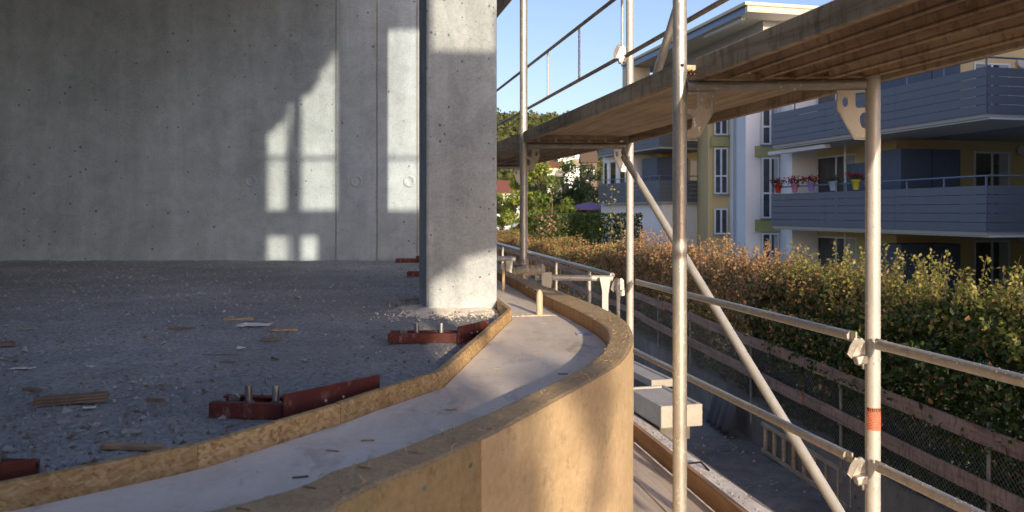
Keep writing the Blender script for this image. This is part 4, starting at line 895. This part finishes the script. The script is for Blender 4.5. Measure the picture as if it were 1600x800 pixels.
# ================================================================== APARTMENT BUILDINGS
class Fr:
    def __init__(s, o, ang):           # ang: left-lean of the long direction, u away, v outward (to the left)
        s.o = Vector((o[0], o[1], 0)); s.u = Vector((-math.sin(ang), math.cos(ang), 0)); s.w = Vector((-math.cos(ang), -math.sin(ang), 0))
    def p(s, u, v, h): q = s.o + s.u * u + s.w * v; return Vector((q.x, q.y, H(h)))
    def box(s, mb, u0, u1, v0, v1, h0, h1):
        vs = [s.p(u, v, h) for h in (h0, h1) for v in (v0, v1) for u in (u0, u1)]
        return mb.add(vs, [(0, 2, 3, 1), (4, 5, 7, 6), (0, 1, 5, 4), (2, 6, 7, 3), (0, 4, 6, 2), (1, 3, 7, 5)])
def fb(fr, *a): return fr.box(MB(), *a)
def window(t, fr, side, c0, c1, q, h0, h1, mull=1, curtain=False, trans=None):
    """side 'L': on a long face (plane v=q, from u=c0 to c1); side 'C': on a camera-facing face (plane u=q, v from c0 to c1)"""
    e = .06
    def bx(mb, a0, a1, d0, d1, z0, z1): return fr.box(mb, a0, a1, q + d0, q + d1, z0, z1) if side == 'L' else fr.box(mb, q - d1, q - d0, a0, a1, z0, z1)
    f = MB(); bx(f, c0, c1, -.02, .035, h1 - e, h1); bx(f, c0, c1, -.02, .035, h0, h0 + e)
    bx(f, c0, c0 + e, -.02, .034, h0 + e, h1 - e); bx(f, c1 - e, c1, -.02, .034, h0 + e, h1 - e)
    fo = f.build('window', M['bframe'], t)
    for k in range(mull):
        cc = c0 + (c1 - c0) * (k + 1) / (mull + 1); bx(MB(), 0, 0, 0, 0, 0, 0); bx(s := MB(), cc - .04, cc + .04, -.02, .03, h0 + e, h1 - e); s.build('mullion', M['bframe'], fo)
    if trans: bx(s := MB(), c0 + e, c1 - e, -.02, .031, trans - .035, trans + .035); s.build('transom_bar', M['bframe'], fo)
    bx(s := MB(), c0 + e, c1 - e, .002, .008, h0 + e, h1 - e); s.build('pane', M['glass'], fo)
    if curtain: bx(s := MB(), c0 + e, c0 + (c1 - c0) * .3, .010, .013, h0 + e, h1 - e); s.build('curtain', M['curtain'], fo)
    return fo
def balcony(t, fr, u0, u1, F0, cl, side_v, label=None, nsegs=3, bmat='bgrey', Hh=1.08):
    b = fb(fr, u0 + .03, u1 - .03, -2.2, -.03, F0 - .22, F0 - .02).build('balcony', M['bslab'], t)
    if side_v: fb(fr, u0 + .031, 5.3, -side_v, -2.21, F0 - .22, F0 - .021).build('slab', M['bslab'], b)
    L = u1 - u0; nb = 5; bh = (Hh + .02) / nb
    for k in range(nb):
        z0 = F0 - .12 + k * bh; z1 = z0 + bh - .014
        for sg in range(nsegs):
            a = u0 + L * sg / nsegs + .004; c = u0 + L * (sg + 1) / nsegs - .004; fb(fr, a, c, -.012, .012, z0, z1).build('board', M[bmat], b)
        if side_v: fb(fr, u0 - .012, u0 + .011, -side_v, -.0125, z0, z1).build('board', M[bmat], b)
    s = MB(); s.tube([fr.p(u0, -.03, F0 + Hh + .12), fr.p(u1, -.03, F0 + Hh + .12)], .024, 8); s.build('handrail', M['broof'], b)
    if side_v: MB().tube([fr.p(u0, -.03, F0 + Hh + .121), fr.p(u0, -side_v, F0 + Hh + .121)], .024, 8).build('handrail', M['broof'], b)
    for k in range(8): c = u0 + .05 + (L - .1) * k / 7; fb(fr, c - .015, c + .015, -.05, -.014, F0, F0 + Hh + .1).build('stanchion', M['broof'], b)
    fb(fr, u1 - .012, u1 + .012, -1.8, -.0125, F0 - .12, F0 + Hh - .1).build('end_board', M[bmat], b)
    return b
R_ = Fr((11.21, 18.8), math.radians(13.1)); F1 = -.33; ST = 2.8
B = thing('apartment_building', 'white and ochre apartment block with slate grey balconies at right', 'building', (11.2, 18.8, GG))
for k, f0 in enumerate((F1 - ST, F1, F1 + ST)):
    zc = f0 + ST - .22
    fb(R_, 9.55, 11.75, -9, -1.8, f0 - .02, f0 + ST - .02).build('wall', M['bwhite'], B)
    fb(R_, 7.2, 9.55, -9, -1.95, f0 - .02, f0 + ST - .02).build('wall', M['byellow'], B)
    fb(R_, 5.3, 7.2, -12, -1.8, f0 - .02, f0 + ST - .02).build('wall', M['byellow'], B)
    fb(R_, 9.5, 9.85, -1.8, -.9, f0 - .01, f0 + ST - .23).build('pier', M['bwhite'], B)
    window(B, R_, 'L', 7.3, 9.5, -1.92, f0 + .05, f0 + 2.3, 1, True); window(B, R_, 'L', 9.95, 10.7, -1.79, f0 + .05, f0 + 2.3, 0)
    window(B, R_, 'C', -5.95, -4.6, 5.3, f0 + .02, f0 + 2.25, 1, True)
    sh = fb(R_, 4.3, 5.25, -3.2, -1.15, f0, f0 + 2.2).build('storage_cabinet', M['bnavy'], B)
    for v in (-2.2, ): fb(R_, 4.288, 4.299, v - .006, v + .006, f0 + .02, f0 + 2.18).build('panel_joint', M['dark'], sh)
    fb(R_, 4.5, 7.0, -1.79, -1.3, f0, f0 + 1.9).build('privacy_screen', M['bnavy'], B) if k else None
    lp = R_.p(5.28, -6.35, f0 + 2.3); MB().tube([lp, lp - R_.u * .08], .16, 20).build('wall_lamp', M['lamp'], B)
    MB().tube([R_.p(6.95, -1.2, f0), R_.p(6.95, -1.2, f0 + ST - .24)], .035, 8).build('downpipe', M['bframe'], B)
    # camera-facing window bay
    wy = 11.74
for k in (1, 2):
    bl = balcony(B, R_, 0, 9.35, F1 + (k - 1) * ST, None, 7.0)
    fb(R_, -.0, 9.3, -2.2, -.1, F1 + (k - 1) * ST - .26, F1 + (k - 1) * ST - .221).build('slab_edge', M['bframe'], bl)
fb(R_, 6.6, 9.9, -.42, -.2, F1 + ST - .42, F1 + ST - .30).build('awning_box', M['bframe'], B)
# off-frame near wing, gives the long shade along the facade
fb(R_, -16, -5, -12, 1.6, F1 - ST, F1 + 3 * ST).build('wing', M['bwhite'], B)
fb(R_, -5, 5.3, -14, -8.0, F1 - ST, F1 + 2 * ST).build('wing', M['byellow'], B)
# window bay between blocks
def XY(px, Y): return Vector(((px - 800) / F * Y, Y, 0))
C1 = XY(1165, 30.6); C0 = XY(1225, 30.9); C2 = XY(1140, 35.0); C3 = XY(1106, 35.6)
def quadwall(name, a, b_, h0, h1, mat, t, th=.3):
    d = (b_ - a).normalized(); n = Vector((-d.y, d.x, 0)); n = n if n.y > 0 or (abs(n.y) < .2 and n.x > 0) else -n
    if abs(d.y) > .7: n = n if n.x > 0 else -n
    return MB().prism([(a.x, a.y), (b_.x, b_.y), ((b_ + n * th).x, (b_ + n * th).y), ((a + n * th).x, (a + n * th).y)], H(h0), H(h1)).build(name, mat, t)
MB().prism([(C1.x, C1.y), (C0.x, C0.y), (C0.x + 2, C0.y + 6), (C2.x + .8, C2.y + .2), (C2.x, C2.y)], H(F1 - ST), H(F1 + 2 * ST + .1)).build('stair_block', M['bwhite'], B)
fc = Fr((C1.x, C1.y), math.radians(0)); 
def cwin(t, px0, px1, y0, y1, Y, mull=1, trans=None, curtain=False, grow=.0):
    x0 = (px0 - 800) / F * Y; x1 = (px1 - 800) / F * Y; h1 = (HZ - y0) / F * Y; h0 = (HZ - y1) / F * Y
    f_ = Fr((0, Y), 0); tr = (HZ - trans) / F * Y if trans else None
    fo = window(t, f_, 'C', -x1, -x0, 0, h0, h1, mull, curtain, tr)
    f_.box(s := MB(), -.10, -.0, -x1 - .06, -x0 + .06, h0 - .06, h0 - .01); s.build('sill', M['broof'], fo); return fo
for y0, y1, tr in ((150, 226, 198), (246, 341, 302), (364, 422, None)): cwin(B, 1190, 1217, y0, y1, 30.66 - .06, 1, tr, True)
for y0, y1 in ((228, 245), (343, 362)):
    x0, x1 = (1180 - 800) / F * 30.6, (1218 - 800) / F * 30.6; MB().box(x0, x1, 30.56, 30.72, H((HZ - y1) / F * 30.6), H((HZ - y0) / F * 30.6)).build('spandrel', M['bolive'], B)
MB().prism([(C2.x - .0, C2.y), (C2.x + .9, C2.y + 6), (C3.x + .9, C3.y + 6), (C3.x, C3.y)], H(F1 - ST), H(F1 + 2 * ST + .1)).build('ochre_bay', M['byellow'], B)
for y0, y1, tr in ((150, 211, None), (231, 303, 275), (326, 366, None)):
    cwin(B, 1116, 1137, y0, y1, 34.95, 1, tr)
x0, x1 = (1112 - 800) / F * 34.95, (1139 - 800) / F * 34.95; MB().box(x0, x1, 34.9, 35.2, H((HZ - 229) / F * 35), H((HZ - 213) / F * 35)).build('spandrel', M['bolive'], B)
q = XY(1150, 33.0); MB().tube([(q.x - .07, q.y, H(F1 - ST)), (q.x - .07, q.y, H(5.2))], .05, 8).build('downpipe', M['bslab'], B)
# attic and roof slab
RO = XY(1168, 30.2); ur = R_.u; vr = -R_.w
roof = [RO, RO + vr * 9, RO + vr * 9 + ur * 14, RO + ur * 13.0]
r_ = MB().prism([(p_.x, p_.y) for p_ in roof], H(7.62), H(7.86)).build('roof', M['bcream'], B, .01)
MB().prism([((p_ + d_).x, (p_ + d_).y) for p_, d_ in zip(roof, (Vector((-.12, -.1, 0)), Vector((0, -.1, 0)), Vector((0, 0, 0)), Vector((-.12, 0, 0))))], H(7.862), H(7.98)).build('roof_edge', M['bcream'], r_)
MB().beam(RO - ur * .0 + Vector((-.03, .1, H(7.74))), roof[3] + Vector((-.03, 0, H(7.74))), .03, .30).build('shaded_fascia', M['broof'], r_)  # long side of the roof edge, its shade put into the colour
MB().beam(RO + vr * 1.05 + ur * .8 + Vector((0, 0, H(7.55))) - vr * .8, RO + ur * 4.0 + vr * .25 + Vector((0, 0, H(7.55))), .14, .12).build('awning_box', M['bframe'], B)
AT = [RO + vr * 1.3 + ur * 1.1, RO + vr * 9 + ur * 1.1, RO + vr * 9 + ur * 12, RO + vr * 1.6 + ur * 12]
MB().prism([(p_.x, p_.y) for p_ in AT], H(5.2), H(7.618)).build('attic_wall', M['bslab'], B)
MB().tube([(RO + ur * 0 + vr * .3 + Vector((0, 0, H(6.35))))[:], (RO + ur * 14 + vr * .3 + Vector((0, 0, H(6.35))))[:]], .03, 6).build('roof_rail', M['broof'], B)
for k in range(8): c = RO + ur * (2 * k) + vr * .3; MB().tube([(c.x, c.y, H(5.2)), (c.x, c.y, H(6.35))], .02, 6).build('rail_post', M['broof'], B)
MB().prism([(p_.x, p_.y) for p_ in (RO + ur * 11.5 - vr * .2, RO + ur * 11.5 + vr * .9, RO + ur * 12.6 + vr * .9, RO + ur * 12.6 - vr * .2)], H(5.0), H(7.6)).build('chimney', M['bcream'], B)
# flower pots on the middle handrail
for px, pm, lab, fl_ in ((1218, 'pot_red', 'red pot of red geraniums hooked on the middle balcony rail', 1), (1244, 'pot_pink', 'pink pot of red geraniums on the middle balcony rail', 1), (1270, 'pot_lilac', 'lilac pot of dark red flowers on the middle balcony rail', 1), (1304, 'pot_blue', 'pale blue pot with green plant on the middle balcony rail', 0), (1340, 'pot_yellow', 'yellow pot of red geraniums nearest the grey post', 1)):
    r = (px - 800) / F; u = (11.21 - 18.8 * r) / (.2271 + .9739 * r); c = R_.p(u, .06, F1 + 1.0)
    t = thing('flower_pot', lab, 'flower pot', c[:], 'coloured flower pots on the balcony rail')
    MB().tube([c + Vector((0, 0, .0)), c + Vector((0, 0, .23)), c + Vector((0, 0, .24)), c + Vector((0, 0, .29))], [.075, .115, .135, .14], 16).build('pot', M[pm], t)
    n = 90; P = rng.normal(size=(n, 3)) * (.13, .12, .065) + np.array(c) + (0, 0, .36); leaves('plant', P, np.full(n, .07), np.array([hv((.03, .06, .02), (.07, .11, .03), random.random()) for _ in range(n)]), t, .8, kind='stuff')
    if fl_: n = 60; P = rng.normal(size=(n, 3)) * (.14, .13, .05) + np.array(c) + (0, 0, .42); leaves('blossoms', P, np.full(n, .07), np.array([hv((.25, .01, .015), (.5, .02, .03), random.random()) for _ in range(n)]), t, 1., kind='stuff')

# left block
Lb = Fr(XY(1030, 40.5)[:2], math.radians(20)); FL1 = .78
B2 = thing('apartment_building', 'more distant white apartment block with grey balconies left of the tall post', 'building', (7.5, 40.5, GG))
Wd = 6.97; nrm2 = 2.9
for k, f0 in enumerate((FL1 - 2.9, FL1, FL1 + 2.8)):
    hh = 2.8 if k else 2.9
    if k == 0: fb(Lb, .3, Wd + .35, -6, -.35, f0 - 1.2, f0 + hh - .25).build('wall', M['bwhite'], B2)
    else:
        fb(Lb, 4.2, Wd + .4, -6, -.5, f0 - .24, f0 + hh - .241).build('wall', M['bwhite'], B2)
        fb(Lb, 3.0, 4.2, -8, -1.9, f0, f0 + hh - .24).build('wall', M['byellow'], B2)
        fb(Lb, 1.4, 3.0, -2.6, -.7, f0, f0 + 2.15).build('storage_cabinet', M['bnavy'], B2)
        fb(Lb, 2.2, 3.2, -9, -2.7, f0, f0 + hh - .24).build('wall', M['byellow'], B2)
        window(B2, Lb, 'L', 4.5, 5.2, -.49, f0 + .1, f0 + 2.2, 0); window(B2, Lb, 'L', 5.6, 6.4, -.49, f0 + .1, f0 + 2.2, 0); window(B2, Lb, 'L', 6.7, 7.2, -.49, f0 + .1, f0 + 2.2, 0)
        window(B2, Lb, 'C', -3.8, -3.2, 2.2, f0 + .1, f0 + 2.1, 0); window(B2, Lb, 'C', -5.6, -4.9, 2.2, f0 + .1, f0 + 2.1, 0)
        bl = balcony(B2, Lb, 0, Wd, f0 - .1, None, 0, nsegs=2)
        L_ = 3.3
        for j in range(5): fb(Lb, -.012, .011, -L_, -.0125, f0 - .22 + j * .22, f0 - .22 + j * .22 + .206).build('board', M['bgrey'], bl)
        MB().tube([Lb.p(0, -.03, f0 + 1.1), Lb.p(0, -L_, f0 + 1.1)], .024, 8).build('handrail', M['broof'], bl)
        fb(Lb, .03, 2.2, -L_, -2.21, f0 - .32, f0 - .13).build('slab', M['bslab'], bl)
window(B2, Lb, 'C', -1.75, -.95, .3, FL1 - 2.0, FL1 - .45, 0, False, FL1 - 1.1)
fb(Lb, .3, 4.2, -12, -6, FL1 - 4, FL1 + 5.4).build('wall', M['byellow'], B2)
fb(Lb, -.3, Wd + .5, -8, .1, FL1 + 5.4, FL1 + 5.6).build('roof', M['broof'], B2)
o_ = Lb.p(.28, -3.4, 0); MB().tube([(o_.x, o_.y, H(-3)), (o_.x, o_.y, H(.6))], .05, 8).build('downpipe', M['bgrey'], B2)

# ================================================================== trees, far houses, parasol, hill
def tree(x, y, z0, h, rad, n, ls, cols, label, grp='trees beyond the hedge', cone=.0, seed=0):
    R = random.Random(seed); t = thing('tree', label, 'tree', (x, y, z0), grp)
    tr = MB(); tr.tube([(x, y, z0), (x + .1, y, z0 + h * .4), (x, y, z0 + h * .85)], [rad * .07, rad * .05, rad * .02], 8)
    cl_ = []
    for k in range(26):
        f = R.uniform(.15, .98); rr_ = rad * (1 - cone * f) * math.sqrt(max(.08, 1 - (2 * f - .9) ** 2)) if not cone else rad * (1.05 - f)
        a = R.uniform(0, 6.28); d = rr_ * R.uniform(.35, .85); c = Vector((x + d * math.cos(a), y + d * math.sin(a), z0 + h * f)); cl_.append((c, rad * R.uniform(.22, .4) * (1 - .4 * cone * f)))
        tr.tube([(x, y, z0 + h * max(.1, f - .15)), c], [rad * .02, rad * .006], 5, False)
    tr.build('trunk', M['bark'], t)
    P = []; C = []
    for i in range(n):
        c, r = cl_[R.randrange(len(cl_))]; v = Vector((R.gauss(0, 1), R.gauss(0, 1), R.gauss(0, 1))).normalized() * r * R.random() ** .35
        P.append((c.x + v.x, c.y + v.y, c.z + v.z * .8)); C.append(hv(cols[0], cols[1], R.random()))
    leaves('crown', np.array(P), np.full(n, ls) * rng.uniform(.6, 1.3, n), np.array(C), t, .7, kind='stuff')
G1 = ((.2, .28, .04), (.44, .48, .1)); G2 = ((.09, .15, .03), (.24, .3, .07)); G3 = ((.045, .08, .03), (.09, .13, .045))
for px, yt, Y, r, cols, lab, cone in ((812, 272, 52, 1.6, G1, 'bright yellow-green tree left of the far left post', .0), (842, 257, 50, 1.9, G1, 'sunlit light green tree right of the far left post', .0),
        (880, 262, 62, 2.3, G2, 'mid green tree behind the purple parasol', 0.), (912, 262, 66, 2.3, G3, 'dark green tree against the white building corner', 0.), (862, 290, 48, 1.5, G2, 'low dark bush in front of the mid green tree', 0.), (897, 294, 60, 1.8, G3, 'dark spreading bush right above the purple parasol', 0.), (783, 300, 60, 1.2, G1, 'small green tree at the column edge', 0.)):
    x, y, z = at(px, yt, Y); tree(x, y, GG, z - GG + .3, r, 3600, .2, cols, lab, cone=cone, seed=px)
# clipped garden hedge behind far hedge
t = thing('hedge', 'clipped dark garden hedge under the purple parasol', 'hedge', at(890, 345, 38)); n = 9000
P = np.stack([rng.uniform(1.2, 6.2, n), rng.uniform(37.5, 38.6, n), rng.uniform(GG, at(890, 333, 38)[2], n)], 1); leaves('foliage', P, np.full(n, .14), np.array([hv(G2[0], G3[1], random.random()) for _ in range(n)]), t, .7, kind='stuff')
# parasol
c = Vector(at(922, 326, 50)); t = thing('parasol', 'dusky purple garden parasol half hidden behind the white building corner', 'parasol', (c.x, c.y, GG))
n = 8; ap = Vector((c.x, c.y, at(905, 315, 50)[2])); rim_ = [Vector((c.x + 1.95 * math.cos(2 * math.pi * k / n + .3), c.y + 1.95 * math.sin(2 * math.pi * k / n), c.z)) for k in range(n)]
low = [p_ - Vector((0, 0, .08)) for p_ in rim_]; MB().add([ap] + rim_ + low, [(0, 1 + k, 1 + (k + 1) % n) for k in range(n)] + [(1 + k, n + 1 + k, n + 1 + (k + 1) % n, 1 + (k + 1) % n) for k in range(n)]).build('canopy', M['purple'], t)
MB().tube([(c.x, c.y, GG), ap], .03, 8).build('pole', M['galv_d'], t)
# hill
vs = []; nu, nv = 60, 30
for j in range(nv + 1):
    for i in range(nu + 1):
        x = -220 + 520 * i / nu; y = 130 + 300 * j / nv; rise = min(1, j / 16); z = GG + 31 * (math.sin(rise * math.pi / 2)) * (1.15 - .35 * (x + 100) / 400) + 3 * noise.noise(Vector((x * .02, y * .02, 0)))
        vs.append((x, y, z))
MB().add(vs, [(j * (nu + 1) + i, j * (nu + 1) + i + 1, (j + 1) * (nu + 1) + i + 1, (j + 1) * (nu + 1) + i) for j in range(nv) for i in range(nu)], True).build('hill', M['grass'], kind='structure')
n = 26000; P = []
for i in range(n):
    y = random.uniform(135, 420); x = y * random.uniform(-.06, .16); j = min(1, (y - 130) / 160); z = GG + 31 * math.sin(j * math.pi / 2) * (1.15 - .35 * (x + 100) / 400)
    cx = round(x / 6) * 6 + 2 * math.sin(y); P.append((x, y, z + 3.5 + 2.2 * noise.noise(Vector((x * .25, y * .25, 2))) - random.random() * 2.5))
leaves('hill_wood', np.array(P), rng.uniform(.7, 1.5, n), np.array([hv((.07, .095, .03), (.17, .18, .06), random.random()) for _ in range(n)]), None, .8, kind='stuff')
def house(px, yt, yb, Y, w, d, hroof, label, wm='bwhite', rows=2, cols_=3, flat=False, roofm='tile'):
    x, y, zt = at(px, yt, Y); zb = at(px, yb, Y)[2] - 3; zt = zt; t = thing('house', label, 'house', (x, y, zb), 'houses on the far slope')
    bb(x - w / 2, x + w / 2, y, y + d, zb, zt).build('wall', M[wm], t)
    if flat: bb(x - w / 2 - .3, x + w / 2 + .3, y - .3, y + d + .3, zt + .005, zt + .4).build('roof', M['bgrey'], t)
    else:
        s = MB(); s.add([(x - w / 2 - .15, y - .2, zt), (x + w / 2 + .15, y - .2, zt), (x + w / 2 + .15, y + d + .2, zt), (x - w / 2 - .15, y + d + .2, zt), (x - w / 2 - .15, y + d / 2, zt + hroof), (x + w / 2 + .15, y + d / 2, zt + hroof)], [(0, 1, 5, 4), (2, 3, 4, 5), (0, 4, 3), (1, 2, 5), (0, 3, 2, 1)]); s.build('roof', M[roofm], t)
    for r in range(rows):
        for c_ in range(cols_):
            cx = x - w / 2 + w * (c_ + .5) / cols_; cz = zt - 1.6 - 2.8 * r; wo = bb(cx - .6, cx + .6, y - .04, y + .1, cz - .7, cz + .7).build('window', M['bframe'], t); bb(cx - .5, cx + .5, y - .06, y - .041, cz - .6, cz + .6).build('pane', M['glass'], wo)
house(900, 238, 268, 122, 3.9, 5, 2, 'white multi-storey house on the slope behind the trees', rows=3, cols_=3, flat=True)
house(884, 246, 268, 118, 2.2, 4, 2, 'pale narrow house left of the white multi-storey one', rows=2, cols_=1, flat=True)
house(921, 254, 275, 100, 1.9, 3, 1.6, 'brown gabled house next to the white building', 'bark', rows=1, cols_=1, roofm='bark')
house(868, 262, 280, 110, 2.2, 3, .9, 'low red-roofed house among the tree tops', 'bcream', rows=1, cols_=2)
house(775, 302, 318, 85, 5, 6, 1.5, 'white house with red roof at the column edge', rows=1, cols_=3)

# ================================================================== blockers added behind the camera, cut to the light pattern
YO = -1.5; DX = math.tan(AZ) * (YW - YO); DH = math.tan(EL) / math.cos(AZ) * (YW - YO)
def wx(px): return (px - 800) / F * YW + DX
def wh(py): return E + (HZ - py) / F * YW + DH
t = thing('concrete_wall', 'concrete blocker added unseen behind the camera to shade the left side', 'wall', (-3, YO, GT))
bb(-2.7, wx(419), YO - .3, YO, H(-2.2), H(4.1)).build('pier', M['conc'], t)  # added blocker keeping sun off the left of the rear wall
t = thing('sun_mask', 'timber panels added unseen behind the camera, cut to shape the sunlight', 'formwork', (1.2, YO, H(0)))
xr = wx(664)
def W2(x_w, h_w): return (x_w + DX, E + h_w + DH)
edge = [(-.77, -.99), (-1.1, -1.01), (-1.3, -1.06), (-1.45, -1.18), (-1.58, -1.4), (-1.68, -1.57), (-1.79, -1.8), (-1.84, -2.8)]
pl_ = [W2(*p_) for p_ in edge] + [(wx(497) - .25, W2(0, -2.8)[1]), (wx(497) - .25, wh(407)), (wx(497), wh(407)), (wx(497), wh(362)), (xr, wh(362))]
MB().plate(pl_, (0, YO - .02, 0), (1, 0, 0), (0, 0, 1), .04).build('panel', M['toe'], t)  # added mask panel, its outline shapes the sun patches
bb(wx(419) - .1, wx(534), YO - .12, YO - .06, wh(365), wh(325)).build('plank', M['toe'], t); bb(wx(600), wx(800), YO - .12, YO - .06, wh(365), wh(325)).build('plank', M['toe'], t)                         # added planks throwing a shade band low on the wall
bb(wx(419) - .2, wx(497) - .26, YO - .05, YO - .001, W2(0, -2.8)[1], wh(407)).build('panel', M['toe'], t)
bb(wx(419) - .2, xr, YO - .06, YO + .001, wh(45), wh(-60)).build('panel', M['toe'], t)  # added panel cutting off the sun patches at the top
MB().tube([(wx(541), YO - .12, H(.6)), (wx(541), YO - .12, H(6))], .055, 12).build('post', M['galv'], t)  # added narrow blocker filling a lit slit beside the column shadow
for px in (474, 455): MB().tube([(wx(px), YO - .12, H(-1.4)), (wx(px), YO - .12, H(6))], .026 if px == 474 else .012, 12).build('post', M['galv'], t)
MB().tube([(wx(419), YO - .1, wh(243)), (xr, YO - .1, wh(243))], .017, 10).build('rail', M['galv'], t)
def far_leaves(cx, ch, rx, rh, n, out_):
    for _ in range(n):
        a_ = random.gauss(0, .5); b_ = random.gauss(0, .5); Yf = -7 + random.uniform(-.3, .3); out_.append((cx + rx * a_ + math.tan(AZ) * (YW - Yf), Yf, E + ch + rh * b_ + math.tan(EL) / math.cos(AZ) * (YW - Yf)))
PF = []  # leaf clusters added unseen to soften shadow edges and dapple the formwork
for k in range(9): far_leaves(-1.80 + .05 * math.sin(k * 1.7), -1.35 - .12 * k, .10, .12, 60, PF)
far_leaves(-1.43, -1.68, .10, .12, 50, PF); far_leaves(-1.40, -1.80, .06, .15, 25, PF); far_leaves(-1.5, -1.1, .16, .07, 50, PF)
t7 = thing('tree', 'leaf clusters on a thin trunk, added unseen behind the camera to break a shadow edge', 'tree', (2.6, -7, GT)); MB().tube([(2.6, -7.2, GT), (2.7, -7.1, H(1)), (2.65, -7.1, H(2.2))], [.05, .03, .01], 8).build('trunk', M['bark'], t7)
leaves('crown', np.array(PF), np.full(len(PF), .10), np.array([hv((.03, .06, .015), (.08, .12, .03), .3)] * len(PF)), t7, .8, kind='stuff')
n = 900; P = []
while len(P) < n:
    px = random.uniform(410, 532); lim = 205 - (px - 420) * 1.12 + 14 * math.sin(px * .13); py = random.uniform(20, lim)
    P.append((wx(px), YO - .4 + random.uniform(-.3, .3), wh(py)))  # added foliage clipped to the slanting edge of the sun patches
P = np.array(P); tt = thing('tree', 'leafy branch added unseen behind the camera, cut to the sun patch edge', 'tree', (1.0, YO - .4, GT)); MB().tube([(1.0, YO - .45, GT), (.8, YO - .45, H(2.6)), (.9, YO - .45, H(4))], [.05, .04, .02], 8).build('trunk', M['bark'], tt)
leaves('crown', P, np.full(n, .14), np.array([G2[0]] * n), tt, .8, kind='stuff')
for o in list(bpy.data.objects):
    if '_o' in o: del o['_o']
